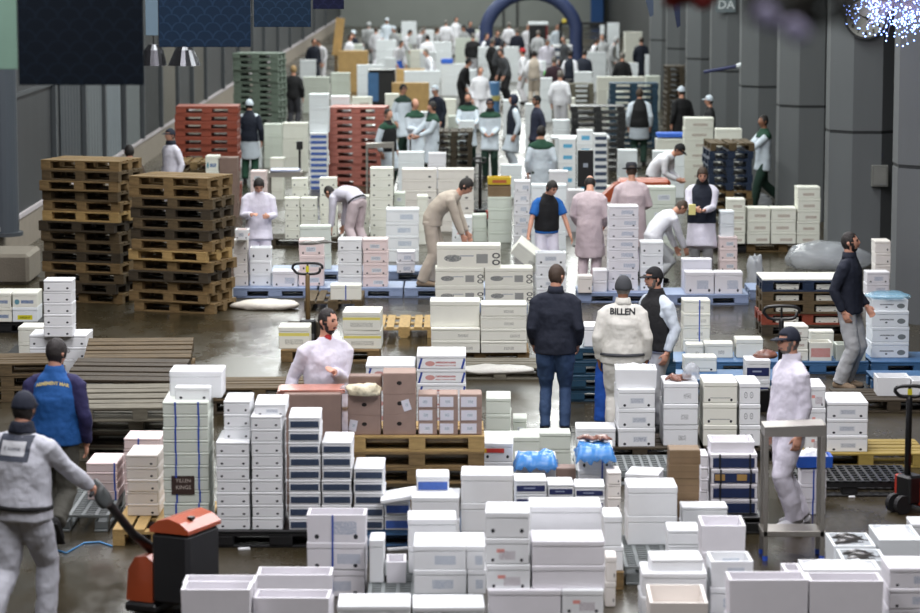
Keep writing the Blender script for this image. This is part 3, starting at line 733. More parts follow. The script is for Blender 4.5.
    if glasses:
        g = MB()
        for sg in (1, -1):
            pts = [HM @ V(.031*sg+.02*math.cos(q), -.104, .014+.015*math.sin(q)) for q in [i*PI/5 for i in range(11)]]
            g.tube(pts, .0028*k, (0,1,0), 5); g.tube([HM @ V(.051*sg, -.104, .018), HM @ V(.079*sg, .0, .02)], .0028*k, (0,0,1), 5)
        g.tube([HM @ V(-.012, -.106, .016), HM @ V(.012, -.106, .016)], .003*k, (0,0,1), 5); g.build('glasses', BLACK, t)
    # hair and hats ------------------------------------------------------------
    if cut and hat not in ('hood', 'balaclava'): link('hair', head_shell(m_hair(cut), .007 if cut == 'short' else .011, HM, nt=30, np_=40, wob=.005, seed=N_P[0]), HAIR[hair], t)
    if beard: link('beard', head_shell(m_beard, .004, HM, nt=34, np_=44, wob=.003, seed=3), HAIR[beard], t)
    if hat:
        hm = C(hatc)
        if hat in ('cap', 'flatcap'):
            h = link('cap', head_shell(m_cap if hat == 'cap' else m_cap, .017, HM, seed=5), hm, t)
            vz = MB(); n = 12; top, bot = [], []
            for i in range(n+1):
                q = -1.15 + 2.3*i/n
                inn = V(.078*math.sin(q), -.098*math.cos(q), .048); out = V(.085*math.sin(q), -.098*math.cos(q) - .075*max(0, math.cos(q*1.25)), .034)
                top += [HM @ inn, HM @ out]; bot += [HM @ (inn-V(0,0,.006)), HM @ (out-V(0,0,.006))]
            L = len(top); fs = []
            for i in range(n):
                a = 2*i; fs += [(a, a+1, a+3, a+2), (L+a, L+a+2, L+a+3, L+a+1), (a+1, L+a+1, L+a+3, a+3), (a, a+2, L+a+2, L+a)]
            fs += [(0, L, L+1, 1), (2*n, 2*n+1, L+2*n+1, L+2*n)]
            vz.add(top+bot, fs); link('visor', fix_normals(vz.mesh('v', True)), hm, h)
        elif hat == 'beanie': link('beanie', head_shell(m_beanie, .018, HM, seed=5), hm, t)
        elif hat in ('hood', 'balaclava'): link('hood', head_shell(m_hood if hat == 'hood' else m_balaclava, .022, HM, seed=5), hm, t)
        elif hat == 'hat':
            q = MB(); q.lathe([(.085, .05), (.088, .10), (.075, .135), (.03, .142)], 24); hh = q.build('hat', hm, t); hh.data.transform(HM)
            q = MB(); q.lathe([(.086, .046), (.145, .040), (.145, .046), (.086, .056)], 24); bb = q.build('brim', hm, hh); bb.data.transform(HM)
    # clothes --------------------------------------------------------------------
    fold = [('REMESH', dict(mode='VOXEL', voxel_size=vx*1.15)), ('SMOOTH', dict(factor=.5, iterations=4 if near else 2)), ('DISPLACE', dict(texture=CLOTH_TEX, strength=.026 if near else .016, mid_level=.5)), ('SMOOTH', dict(factor=.4, iterations=1))]
    lm = C(legs); mt = MB()
    torso(mt, [(-.16, .15, .115, 0), (-.02, .168*F, .122*F, .005), (.12, .162*F, .118*F, .005), (.24, .155*F, .112*F, .005)])
    for hip, kn, ak in ((hipL, kL, aL), (hipR, kR, aR)):
        cf = kn.lerp(ak, .4)+V(0, .01, 0)
        lo = kn.lerp(ak, 1.02)
        wide = .0 if legs in ('jean',) else .020
        mt.tube([K(hip+V(0,0,.03)), K(hip.lerp(kn, .35)), K(kn), K(cf), K(lo)], [(.10*k*F, .105*k*F), (.094*k*F, .098*k*F), ((.066+wide)*k, (.070+wide)*k), ((.062+wide)*k, (.066+wide)*k), ((.056+wide)*k, (.062+wide)*k)], (1,0,0), 16, .2)
    link('trousers', baked(mt, fold, True, 'trousers'), lm, t)
    for sgn, ak, pr in ((1, aL, pL), (-1, aR, pR)):
        q = MB(); z0 = -.085
        q.tube([V(0, .075, z0+.045), V(0, .05, z0+.05), V(0, 0, z0+.055), V(0, -.08, z0+.045), V(0, -.15, z0+.036), V(0, -.19, z0+.032)], [(.03, .035), (.040, .045), (.043, .052), (.047, .042), (.047, .034), (.03, .025)], (1,0,0), 14, .6)
        o = q.build('shoe', C(shoes) if shoes in PAL else BLACK, t, K(ak), smooth=True); o.data.transform(Matrix.Scale(k, 4)); o.rotation_euler = (pr, 0, .12*sgn)
        r = MB(); r.box(-.048, .048, -.2, .085, z0-.0005, z0+.018, .006); so = r.build('sole', RUBBER, o); so.data.transform(Matrix.Scale(k, 4))
    cm = C(coat); mc = MB()
    low = (coat_len - .93)/.5
    rows = []
    if coat_len < .62: rows += [(low, .225*F, .20*F, 0), (low*.6-.05, .21*F, .17*F, 0)]
    elif coat_len < .80: rows += [(low, .205*F, .155*F, .005)]
    rows += [(max(low, -.16) if coat_len >= .80 else -.12, .192*F, .142*F, .006), (.08, .188*F, .140*F, .010*F), (.30, .180*F, .132*F, .012*F), (.62, .196*min(F, 1.1), .138*F, .004), (.80, .192, .120, 0), (.90, .14, .098, 0), (.955, .092, .086, 0), (1.0, .076, .075, -.005)]
    torso(mc, rows, 24)
    for sgn, Sh, el, wr in ((1, SL, eL, wL), (-1, SR, eR, wR)):
        if short_sleeve: mc.tube([K(Sh - sx_*sgn*.10 + up*.03), K(Sh - sx_*sgn*.03 + up*.012), K(Sh.lerp(el, .10)), K(Sh.lerp(el, .45)), K(Sh.lerp(el, .72))], [.06*k, .066*k, .072*k, .072*k, .07*k], (1,0,0), 14, .2)
        else: mc.tube([K(Sh - sx_*sgn*.10 + up*.03), K(Sh - sx_*sgn*.03 + up*.012), K(Sh.lerp(el, .10)), K(Sh.lerp(el, .45)), K(el), K(el.lerp(wr, .4)), K(el.lerp(wr, .97))], [.062*k, .068*k, .074*k*min(F, 1.1), .070*k, .060*k, .058*k, .047*k], (1,0,0), 14, .2)
    jk = link('coat' if coat_len < .80 else 'jacket', baked(mc, fold, True, 'coat'), cm, t)
    if sleeves:
        for sgn, Sh, el, wr in ((1, SL, eL, wL), (-1, SR, eR, wR)):
            q = MB(); q.tube([K(Sh - sx_*sgn*.02 + up*.01), K(Sh.lerp(el, .10)), K(Sh.lerp(el, .45)), K(el), K(el.lerp(wr, .4)), K(el.lerp(wr, .98))], [.074*k, .081*k, .077*k, .067*k, .065*k, .053*k], (1,0,0), 16, .2)
            link('sleeve', baked(q, fold, True, 'sleeve'), C(sleeves), t)
    if vest:
        q = MB(); lo_ = -.10 if not vest_short else .05
        torso(q, [(lo_, .204*F, .156*F, .006), (.10, .204*F, .158*F, .010*F), (.30, .198*F, .152*F, .012*F), (.62, .206, .155*F, .004), (.80, .196, .134, 0), (.90, .15, .108, 0), (.975, .094, .092, 0), (1.05, .08, .08, 0)], 24)
        link('vest', baked(q, fold, True, 'vest'), C(vest), t)
    if yoke:
        q = MB(); torso(q, [(.72, .2, .144*F, .004), (.82, .204, .13, 0), (.90, .155, .106, 0), (.97, .095, .09, 0), (1.03, .078, .078, 0)], 24)
        for sgn, Sh, el in ((1, SL, eL), (-1, SR, eR)): q.tube([K(Sh - sx_*sgn*.10 + up*.03), K(Sh - sx_*sgn*.03 + up*.012), K(Sh.lerp(el, .10)), K(Sh.lerp(el, .16))], [.068*k, .074*k, .081*k, .081*k], (1,0,0), 14, .1)
        link('yoke', baked(q, fold, True, 'yoke'), C(yoke), t)
    if collar:
        q = MB(); q.tube([K(S1+up*.045), K(N1+up*.0), K(N1+up*.045)], [(.098*k, .09*k), (.082*k, .082*k), (.078*k, .08*k)], tuple(sx_), 18, .02); link('collar', baked(q, [('SMOOTH', dict(factor=.3, iterations=1))], True, 'collar'), C(collar), t)
    if throat:
        MB().ball((0, 0, 0), (.042*k, .03*k, .055*k), 14, 10).build('undershirt', C(throat), t, K(N1 + fw*.055 - up*.02), smooth=True)
    if scarf:
        q = MB(); q.tube([K(S1+up*.05), K(N1+up*.01), K(N1+up*.06)], [(.105*k, .10*k), (.095*k, .10*k), (.08*k, .09*k)], tuple(sx_), 18, .05); link('scarf', baked(q, fold, True, 'scarf'), C(scarf), t)
    if apron:
        q = MB(); torso(q, [(apron[1], .25*F, .09*F, .10), (-.35, .235*F, .09*F, .095), (-.06, .212*F, .085*F, .085), (.1, .205*F, .08*F, .08)], 24); link('apron', baked(q, fold, True, 'apron'), C(apron[0]), t)
    if belt:
        q = MB(); torso(q, [(.00, .196*F, .150*F, .008), (.045, .196*F, .150*F, .008)], 24); link('belt', q.mesh('belt', True), C(belt), t)
    W = t.matrix_basis.copy(); W = Matrix.Translation(t.location) @ Matrix.Rotation(math.radians(yaw), 4, 'Z')
    return dict(root=t, jacket=jk, k=k, back=lambda lv: None, head=HM, hands=[W @ (h[0]*k) for h in handV], W=W, S1=S1*k, C1=C1*k, W1=W1*k, P0=P0*k, up=up, fw=fw, sx=sx_)
def on_back(P, name, me, m, lift=0.0, drop=.10, rel=None):
    """sets flat lettering on the back of a jacket, following the cloth"""
    t = P['root']; C0 = P['S1'] - P['up']*drop; bk = -P['fw']
    jk = P['jacket'] if rel is None else rel
    dgm = jk.data
    from mathutils.bvhtree import BVHTree
    bv = BVHTree.FromPolygons([v.co for v in dgm.vertices], [tuple(p.vertices) for p in dgm.polygons])
    right = P['sx'] if True else None          # seen from behind, the person's right is on the viewer's right
    for v in me.vertices:
        q = C0 - right*v.co.x + P['up']*v.co.y
        hit = bv.ray_cast(q + bk*.5, -bk)
        base = hit[0] if hit[0] is not None else q + bk*.14
        v.co = base + bk*(.004 + lift + max(0, v.co.z))
    o = link(name, me, m, jk); fix_normals(me); return o
# ================================================================= goods, from the nearest rows to the farthest
def lid(x, y, z, w, d, label, rot=(0, 0, 0), th=.035):
    p = G(x, y, z); o = MB().box(-w/2, w/2, -d/2, d/2, 0, th, .006).build('polystyrene_board', foam_mat('w', WHITE), None, p, rot=rot); return tag(o, label, 'board')
# ---- nearest rows
stack(182, 251, 590, 645, 2, 'l', 'open pair nearest the orange truck', top='open', z0=.112, d=.28)
stack(184, 256, 583, 634, 2, 'l', 'open pair behind the orange-truck pair', top='open', z0=.112, d=.26)
stack(257, 332, 575, 628, 2, 'l', 'open pair below the strapped stack', top='open', d=.28)
stack(253, 329, 598, 655, 2, 'l', 'lowest open pair, cut by frame', top='open', d=.28)
stack(307, 366, 515, 597, 3, 'lbp', 'three-high stack with blue strap', top='open', d=.28, straps=(-.06,))
stack(369, 384, 540, 583, 1, 'w', z0=.15, d=.3, single='white foam box standing on end beside the blue-strapped stack of three')
stack(386, 406, 562, 583, 1, 'l', z0=.15, d=.3, top='open', single='small open white foam box beside the box standing on end')
pal(420, 614, 'grey perforated plastic pallet under the blue-printed boxes', PL_GREY, 'perforated', long=False)
stack(413, 466, 546, 594, 2, 'lb', 'wide pair on grey pallet', z0=.15, d=.5)
stack(467, 486, 546, 594, 2, 'lb', 'narrow pair on grey pallet', z0=.15, d=.5)
stack(408, 457, 519, 573, 2, 'w', 'pair behind the blue-printed boxes', z0=.15, d=.35)
stack(338, 411, 606, 655, 2, 'w', 'lidded pair beside the open boxes')
stack(413, 485, 607, 655, 2, 'w', 'lidded pair below the blue-printed boxes')
stack(412, 460, 497, 562, 3, 'w', 'stack under the blue-label box', d=.4)
stack(416, 449, 476, 492, 1, 'bl', z0=.535, d=.3, single='white foam box with bright blue label, alone on plain white boxes')
stack(385, 410, 500, 530, 2, 'bl', 'pair before the wooden pallet stack', z0=.15, d=.35)
lid(399, 497, .43, .30, .40, 'white foam board lying tilted on two blue-labelled boxes', (0, -.16, 0))
stack(461, 513, 475, 560, 3, 'w', 'stack beside the navy-label row', d=.4)
stack(488, 561, 590, 640, 2, 'l', 'wide base pair, front pile')
stack(562, 604, 590, 640, 2, 'rd', 'narrow base pair, front pile', d=.4)
stack(486, 530, 512, 590, 3, 'rd', 'red-label tower, front pile', z0=.3632, d=.4, sty_top='d')
stack(532, 605, 541, 590, 2, 'l', 'upper wide pair, front pile', z0=.3632)
stack(530, 602, 506, 622, 4, 'w', 'stack behind the front pile', d=.36)
pal(573, 590, 'wooden pallet peeping out behind the nearest white pile', WOOD, long=False)
stack(601, 624, 546, 571, 1, 'w', z0=.144, d=.4, single='white foam box on wooden pallet behind nearest pile, under a smaller one')
stack(603, 622, 516, 546, 1, 'w', z0=.345, d=.36, single='upper white foam box on the wooden pallet behind the nearest pile')
stack(605, 616, 557, 607, 2, 'd1', 'thin pair at the front pile', d=.25)
pal(675, 585, 'grey perforated plastic pallet under two big plain white boxes', PL_GREY, 'perforated', long=False)
stack(627, 677, 487, 545, 2, 'w', 'big pair on perforated pallet', z0=.15, d=.4, jit=.3)
stack(668, 700, 530, 560, 2, 'w', 'black-strapped pair on perforated pallet', z0=.15, d=.33)
stack(681, 727, 507, 538, 2, 'w', 'rear pair on perforated pallet', z0=.15, d=.25)
stack(701, 745, 526, 604, 3, 'l', 'open-topped stack by the stool', top='open', d=.4)
stack(710, 752, 562, 640, 3, 'lb', 'open-topped stack with blue marks', top='open', d=.35)
stack(641, 706, 573, 643, 3, 'dl', 'stack before the perforated pallet', d=.4)
stack(651, 703, 559, 572, 1, 'w', z0=.512, d=.3, single='flat white foam box topping the labelled stack before the perforated pallet')
stack(650, 708, 603, 668, 2, 'd1', 'pair cut by the lower frame', top='open')
stack(728, 807, 580, 657, 2, 'l', 'wide open pair left of seam', top='open', d=.28)
stack(808, 882, 581, 657, 2, 'l', 'wide open pair right of seam', top='open', d=.28)
stack(784, 802, 571, 632, 2, 'l', 'narrow open pair by steel stand', top='open', d=.25)
stack(803, 880, 570, 632, 2, 'w', 'pair before the fish trays', top='ice', d=.35)
FT = [stack(833, 875, 546, 600, 2, 'o', 'rear pair of fish trays', top='fish', d=.5)[0]]
FT.append(stack(842, 886, 561, 618, 2, 'o', 'front pair of fish trays', top='fish', d=.42)[0])
stack(878, 921, 540, 592, 2, 'o', 'iced pair by pallet-truck wheels', top='ice')
stack(887, 935, 568, 650, 4, 'lbp', 'stack in the lower corner', d=.4)
stack(911, 940, 524, 576, 3, 'w', 'stack at the frame edge', d=.3)
for k_, nm in ((0, 'rear'), (1, 'front')):
    for j, (dx, dy, a_) in enumerate(((-.03, -.09, .2), (.02, .02, -.15), (-.01, .12, .1))):
        o = link('fish', cached(('fish', .24, 'd'), lambda: fish_mesh(.24)), (FISH_D, FISH)[j % 2] if False else FISH_D, None, FT[k_].location + Vector((dx, dy, .205)), a_); tag(o, 'dark fish on ice in the %s fish tray, %s' % (nm, ('nearest', 'middle one', 'farthest')[j]), 'fish')
# ---- second row: strapped stacks and dotted stacks
pal(160, 546, 'new wooden pallet under the tall blue-strapped stack', WOOD_NEW, long=False)
B1 = stack(164, 210, 402, 528, 10, 'g', 'tall blue-strapped stack', z0=.144, d=.6, straps=(-.22, .28), jit=.6)
stk = MB().box(-.125, .07, -.3045, -.3035, -.035, .125).build('sticker', mat('brown_label', lin(62, 48, 44), .4, var=.1), B1[6])
tw = text_mesh('KINGS', .045, .0006); tw.transform(Matrix.Translation((-.025, -.3048, .025)) @ Matrix.Rotation(PI/2, 4, 'X')); link('lettering', tw, mat('label_ink', lin(190, 180, 170), .6), stk); tw = text_mesh('TILLEN', .042, .0006); tw.transform(Matrix.Translation((-.025, -.3048, .082)) @ Matrix.Rotation(PI/2, 4, 'X')); link('lettering', tw, mat('label_ink', lin(190, 180, 170), .6), stk)
stack(169, 222, 371, 398, 1, 'w', z0=1.206, d=.36, single='plain white foam box crowning the tall blue-strapped stack')
stack(174, 210, 387, 402, 1, 'd', z0=1.206, d=.13, single='small white foam box with two holes before the crowning box')
stack(127, 159, 455, 516, 5, 'd1', 'stack beside blue-strapped tower', z0=.144, d=.5)
pal(63, 532, 'grey perforated plastic pallet under pink boxes behind the man in blue vest', PL_GREY, 'perforated', long=False)
stack(87, 118, 463, 500, 4, 'p', 'low pink stack', z0=.15, straps=(.42,), d=.5)
stack(125, 162, 438, 516, 7, 'p', 'taller pink stack', straps=(-.1,), d=.4)
pal(281, 548, 'black plastic pallet under the white dotted stacks', PL_BLACK, 'plastic')
stack(217, 250, 442, 530, 7, 'd', 'lower middle dotted stack', z0=.15, d=.6, jit=.6)
stack(224, 251, 401, 440, 3, 'd', 'upper middle dotted stack', z0=.893, d=.45, jit=.6)
stack(252, 283, 416, 530, 9, 'd', 'tall dotted stack by carton', z0=.15, d=.6, jit=.6)
stack(254, 286, 404, 416, 1, 'dl', z0=1.112, d=.5, single='labelled white foam box crowning the tall dotted stack beside the big carton')
stack(289, 321, 417, 530, 9, 'sb', 'tallest slate-label stack', z0=.15, d=.5, jit=.7)
stack(322, 352, 442, 530, 7, 'sb', 'middle slate-label stack', z0=.15, d=.5, jit=.7)
stack(354, 384, 468, 530, 5, 'sb', 'shortest slate-label stack', z0=.15, d=.5, jit=.7)
pal(425, 547, 'blue plastic pallet under the shortest slate-labelled stack', PL_BLUE, 'plastic')
stack(285, 342, 395, 519, 2, 'cb', 'big carton pair beside bearded man', d=.36)
# ---- cartons on pallets
pal(416, 516, 'worn wooden pallet', WOOD_MID, n=5, desc='stack carrying brown cartons', ms=[WOOD_NEW, WOOD, WOOD, WOOD_MID, WOOD], jit=.5)
c1 = stack(348, 381, 396, 435, 2, 'ct', 'first carton column', z0=.7235, d=.36, jit=.4)
c2 = stack(383, 416, 374, 435, 3, 'ct', 'middle carton column', z0=.7235, d=.36, jit=.4)
for o, sx, rz in ((c1[1], -.10, .2), (c2[1], .06, -.3)):
    MB().box(-.035, .035, -.0012, .0012, -.05, .05).build('paper_label', foam_mat('paper', (216, 214, 222), 'label'), o, (sx, -.182, .085), rot=(0, rz, 0))
stack(348, 381, 377, 391, 1, 'cb', z0=1.10, d=.2, single='plain brown carton behind bag of white pellets')
for i, (a, b) in enumerate(((418, 437), (439, 458), (460, 482))):
    stack(a, b, 395, 435, 3, 'cs', ('first', 'second', 'third')[i] + ' small-carton column', z0=.7235, d=.3, jit=.4)
pal(418, 470, 'wooden pallet behind the brown cartons', WOOD)
stack(417, 466, 355, 453, 7, 'rt', 'right red-lettered stack', z0=.144, d=.58, jit=.6)
stack(366, 415, 365, 453, 6, 'rt', 'left red-lettered stack', z0=.144, d=.58, jit=.6)
stack(486, 511, 398, 463, 4, 'g', 'stack behind small cartons', d=.45)
stack(513, 527, 418, 458, 2, 'lg', 'pair at navy-jacket man', d=.3)
stack(482, 540, 437, 481, 2, 'g', 'long pair beyond red sticker', d=.36)
stack(520, 571, 433, 466, 2, 'g', 'long pair at jeans feet', d=.28)
o = stack(482, 513, 443, 500, 3, 'd', 'red-sticker stack', d=.36)
w_ = .30
MB().box(-.10, .06, -.1825, -.1805, .085, .125).build('sticker', mat('red_sticker', lin(200, 60, 50), .4, var=.05), o[0]).location = (0, 0, 0)
MB().box(-.125, -.1, -.1825, -.1805, .085, .125).build('sticker_edge', mat('yellow_sticker', lin(220, 170, 50), .4, var=.05), o[0])
stack(515, 556, 458, 504, 2, 'w', 'pair under the blue sheet', d=.36)
stack(557, 576, 469, 512, 2, 'cb', 'carton pair by navy-label row', d=.24)
stack(515, 547, 480, 535, 4, 'nv', 'first navy-label column', d=.33)
stack(548, 574, 484, 535, 4, 'nv', 'second navy-label column', d=.33)
stack(575, 605, 486, 535, 4, 'nv', 'third navy-label column', d=.33)
stack(578, 612, 448, 514, 3, 'dl', 'octopus bag stack', d=.4, top='open', straps=(.2,))
# ---- around the lettered coat
pal(640, 462, 'dark wooden pallet before the man in lettered coat', WOOD_DARK)
stack(576, 616, 428, 447, 1, 'w', z0=.144, d=.36, single='white foam box on dark pallet, beside the ice-topped stack')
stack(618, 655, 389, 447, 3, 'dl', 'ice-topped stack', z0=.144, d=.5)
stack(616, 657, 370, 389, 1, 'w', z0=.716, d=.4, top='ice', single='white foam box heaped with ice before the lettered coat')
stack(663, 698, 383, 446, 3, 'mw', 'octopus-topped stack', z0=.144, d=.5)
pal(745, 461, 'dark wooden pallet behind the man in navy cap', WOOD_DARK, long=False)
stack(703, 737, 382, 446, 3, 'ln', 'scored stack by octopus', z0=.144, d=.5)
stack(739, 760, 383, 446, 3, 'rg', 'stack behind navy-cap man', z0=.144, d=.5)
pal(866, 468, 'yellow wooden pallet under the big labelled boxes', WOOD_YEL)
stack(806, 825, 386, 452, 3, 'rd', 'stack against the big boxes', z0=.144, d=.5)
stack(827, 868, 402, 452, 3, 'dl', 'stack on yellow pallet', z0=.144, d=.62)
pal(850, 497, 'black perforated plastic pallet before the yellow pallet', PL_BLACK, 'perforated')
stack(668, 699, 451, 548, 7, 'co', 'flat-carton tower', d=.28)
stack(624, 658, 474, 526, 3, 'dl', 'slanted stack by flat cartons', d=.34, yaw=-12)
stack(607, 621, 472, 522, 4, 'd1', 'thin stack beside slanted stack', d=.3)
pal(745, 472, 'grey perforated plastic pallet behind the navy-printed trays', PL_GREY, 'perforated', long=False) if False else None
pal(640, 486, 'grey perforated plastic pallet before the dark wooden pallet', PL_GREY, 'perforated')
pal(716, 534, 'black plastic pallet under the navy-printed trays', PL_BLACK, 'plastic', long=False)
for i_, o in enumerate(stack(710, 757, 454, 514, 4, 'pn', 'navy-printed tray stack', z0=.15, d=.4)):
    for sx in (-.12, .14): MB().box(sx-.008, sx+.008, -.2085, -.2045, 0, .128).build('strap', BLACK, o)
    if i_ == 1:
        for sx in (-.17, .02): MB().box(sx, sx+.085, -.2065, -.2025, .03, .085).build('printed_square', mat('print_ochre', lin(170, 136, 80), .5, var=.1), o)
stack(711, 755, 442, 454, 1, 'l', z0=.668, d=.36, top='open', single='clear-lined open tray on the navy-printed trays')
stack(700, 708, 455, 514, 5, 'l', 'thin stack beside navy trays', z0=.15, d=.3)
stack(800, 826, 469, 515, 3, 'l', 'stack behind the steel stand', d=.24, straps=(0,))
# ---- blue pallets at the right
pal(731, 393, 'blue plastic pallet nearest, behind the octopus-topped stack', PL_BLUE, 'plastic')
pal(715, 374, 'blue plastic pallet under the blue-strapped cream stack', PL_BLUE, 'plastic')
pal(818, 374, 'blue plastic pallet under the red-word box', PL_BLUE, 'plastic')
pal(922, 374, 'blue plastic pallet under the oval-printed boxes', PL_BLUE, 'plastic')
pal(929, 394, 'blue plastic pallet behind the open box on dark wood', PL_BLUE, 'plastic')
pal(894, 413, 'dark wooden pallet by the far handle loop', WOOD_DARK)
stack(684, 717, 357, 372, 1, 'ln', z0=.15, d=.28, single='cream foam box with scored line alone on the nearest blue pallet')
stack(683, 710, 300, 352, 4, 'mk', 'blue-strapped cream stack', z0=.15, d=.28, straps=(.1,))
stack(686, 703, 344, 359, 1, 'mk', z0=.15, d=.22, single='small cream box before the blue-strapped cream stack')
stack(704, 733, 343, 358, 1, 'mk', z0=.15, d=.26, single='wide cream box beside the small one on blue pallet')
stack(736, 763, 339, 358, 1, 'c', z0=.15, d=.3, single='plain cream box on blue pallet behind navy-label fish box')
stack(745, 770, 360, 399, 2, 'nv', 'pair with brown fish', d=.34, top='lid')
stack(784, 808, 326, 361, 3, 'br', 'stack behind navy cap man', z0=.15, d=.35)
stack(809, 832, 343, 361, 1, 'rw', z0=.15, d=.3, top='open', single='open cream box with red word beside light trousers')
stack(836, 866, 345, 361, 1, 'lg', z0=.15, d=.3, top='open', single='open grey-green box behind light trousers of standing man')
stack(810, 834, 331, 356, 2, 'c', 'pair behind red-word box', z0=.15, d=.2)
stack(871, 909, 311, 358, 3, 'ov', 'oval-print stack', z0=.15, d=.45)
OV = stack(872, 908, 300, 311, 1, 'ov', z0=.71, d=.4, top='open', single='open cool white box in blue film atop the oval-printed stack')
stack(877, 910, 378, 396, 1, 'w', z0=.144, d=.36, top='open', single='open white foam box on the dark wooden pallet by blue pallets')
stack(912, 945, 381, 397, 1, 'w', z0=.144, d=.36, top='open', single='open white foam box at frame edge on dark wooden pallet')
# navy and wood stack beside the dark-jacketed man
pal(808, 336, 'KIND pallet', n=5, desc='stack before clock pillar', ms=[PL_NAVY, WOOD_MID, WOOD_MID, PL_RED, WOOD_DARK], jit=.6)
p = G(808, 336)
for i, z in enumerate((.6007, .4562, .3117, .1672)):
    for sx, wd in ((-.27, 'first'), (.25, 'second')):
        o = one_box((p.x+sx, p.y+.16, z), .30, .26, .074, 0, 'dc', 'lid', 'white foam box end with holes, %s opening of %s pallet by clock pillar' % (wd, ('topmost', 'second', 'third', 'fourth')[i]))
tag(MB().box(-.6, .6, -.39, .39, 0, .02, .004).build('cover_board', foam_mat('c', CREAM), None, (p.x, p.y+.4, .7235)), 'cream cover board on the navy and wood pallet stack', 'board')
pal(620, 402, 'dark teal plastic pallet', PL_TEAL, 'plastic', n=4, desc='stack behind lettered coat')
stack(584, 604, 326, 347, 1, 'w', z0=.603, d=.4, single='white foam box on teal pallets beside the navy jacket')
# ---- left side
stack(44, 73, 280, 337, 5, 'd', 'narrow tower by pallet towers', d=.3, z0=.5665)
stack(30, 58, 335, 384, 4, 'd', 'left column under narrow tower', d=.5)
stack(59, 87, 335, 384, 4, 'd', 'right column under narrow tower', d=.5)
stack(18, 43, 327, 358, 2, 'c', 'pair beside dotted columns', z0=.15, d=.4)
pal(34, 371, 'black plastic pallet under cream pair by the wall', PL_BLACK, 'plastic', long=False)
stack(-8, 12, 293, 322, 2, 'gt', 'green-print pair at frame edge', z0=.15, d=.5)
stack(13, 38, 293, 322, 2, 'gt', 'green-print pair before plinth', z0=.15, d=.5, stys=['gt', 'yl'])
pal(4, 333, 'black plastic pallet under green-printed boxes before the plinth', PL_BLACK, 'plastic')
pal(8, 402, 'old wooden pallet', WOOD_MID, n=3, desc='pile behind hooded worker', yaw=6)
pal(132, 431, 'old wooden pallet', n=3, desc='low pile before dotted columns', yaw=-4, ms=[WOOD_GREY, WOOD_DARK, WOOD_MID, WOOD_DARK])
pal(140, 394, 'old wooden pallet', n=2, desc='rear low pile', yaw=2, ms=[WOOD, WOOD_MID])
pal(135, 462, 'grey wooden pallet', n=3, desc='front low pile', yaw=-3, ms=[WOOD_GREY, WOOD_DARK, WOOD_GREY])
pal(258, 414, 'flat wooden pallet', n=2, desc='low pair behind bearded man', yaw=3, ms=[WOOD_MID, WOOD_DARK])
WS = [WOOD_MID, WOOD_DARK, WOOD_DARK, WOOD, WOOD_DARK, WOOD_MID]
pal(81, 303, 'worn wooden pallet', n=14, desc='tower nearest the wall', yaw=-18, ms=[WOOD, WOOD_MID, WOOD, WOOD_MID, WOOD, WOOD_NEW, WOOD_DARK, WOOD_MID, WOOD_MID, WOOD_DARK, WOOD, WOOD_MID, WOOD_DARK], jit=2)
pal(171, 313, 'worn wooden pallet', n=13, desc='second pallet tower', yaw=-20, ms=[WOOD, WOOD, WOOD_MID, WOOD_DARK, WOOD_MID, WOOD_DARK, WOOD, WOOD_NEW, WOOD, WOOD_DARK, WOOD, WOOD], jit=2)
pal(330, 362, 'wooden pallet under the yellow-taped boxes', WOOD)
stack(278, 309, 327, 349, 1, 'ye', z0=.144, d=.4, single='yellow-taped cream box left of the bearded man')
stack(343, 381, 312, 349, 2, 'ye', 'yellow-taped pair', z0=.144, d=.55)
pal(404, 338, 'pale wooden pallet lying behind the cream boxes', WOOD_NEW, long=False)
pal(480, 364, 'wooden pallet under the cream boxes', WOOD)
stack(481, 527, 304, 353, 4, 'mk', 'right cream column', z0=.144, d=.4)
stack(431, 480, 328, 353, 2, 'mk', 'left cream column', z0=.144, d=.4)
stack(430, 480, 301, 327, 1, 'c', z0=.447, d=.4, single='big plain cream box on the left cream column')
pal(500, 380, 'grey wooden pallet draped with film before the cream boxes', WOOD_GREY)
# ---- blue-grey pallets
for i, x in enumerate((275, 361, 446)): pal(x, 298, 'blue-grey plastic pallet ' + ('under the worker sorting orange trays', 'behind the yellow-striped handle', 'under the bending worker')[i], PL_BLUEGREY, 'plastic')
pal(310, 281, 'blue-grey plastic pallet behind the pink fish boxes', PL_BLUEGREY, 'plastic')
pal(392, 281, 'blue-grey plastic pallet under two small pink boxes', PL_BLUEGREY, 'plastic')
stack(234, 248, 240, 286, 4, 'd1', 'stack with orange tray', z0=.15, d=.3)
OT = stack(235, 248, 230, 240, 1, 'dl', z0=.845, d=.28, top='open', single='small open box with orange fillets crowning the stack')
stack(250, 271, 248, 286, 3, 'd', 'stack beside orange-tray stack', z0=.15, d=.3, top='open')
stack(272, 297, 271, 287, 1, 'lbp', z0=.15, d=.3, single='low lilac-white box alone before the sorting worker')
stack(299, 324, 240, 286, 3, 'dp', 'pink stack topped with fish', z0=.15, d=.34)
stack(300, 331, 226, 269.5, 3, 'g', 'stack behind pink fish stack', z0=.15, d=.3)
stack(338, 362, 239, 287, 4, 'd', 'left stack of worker pair', z0=.15, d=.34)
stack(363, 388, 239, 287, 4, 'dp', 'right stack of worker pair', z0=.15, d=.34)
stack(397, 415, 251, 273, 2, 'lbp', 'small pair by bending worker', z0=.15, d=.3)
pal(484, 314, 'blue-grey plastic pallet under the fish-print boxes', PL_BLUEGREY, 'plastic')
stack(435, 484, 268, 303, 2, 'fs', 'left fish-print column', z0=.15, d=.4)
stack(485, 533, 268, 303, 2, 'fs', 'right fish-print column', z0=.15, d=.4)
stack(437, 501, 245, 268, 1, 'fs', z0=.633, d=.4, single='long cream box with printed fish crowning the fish-print boxes')
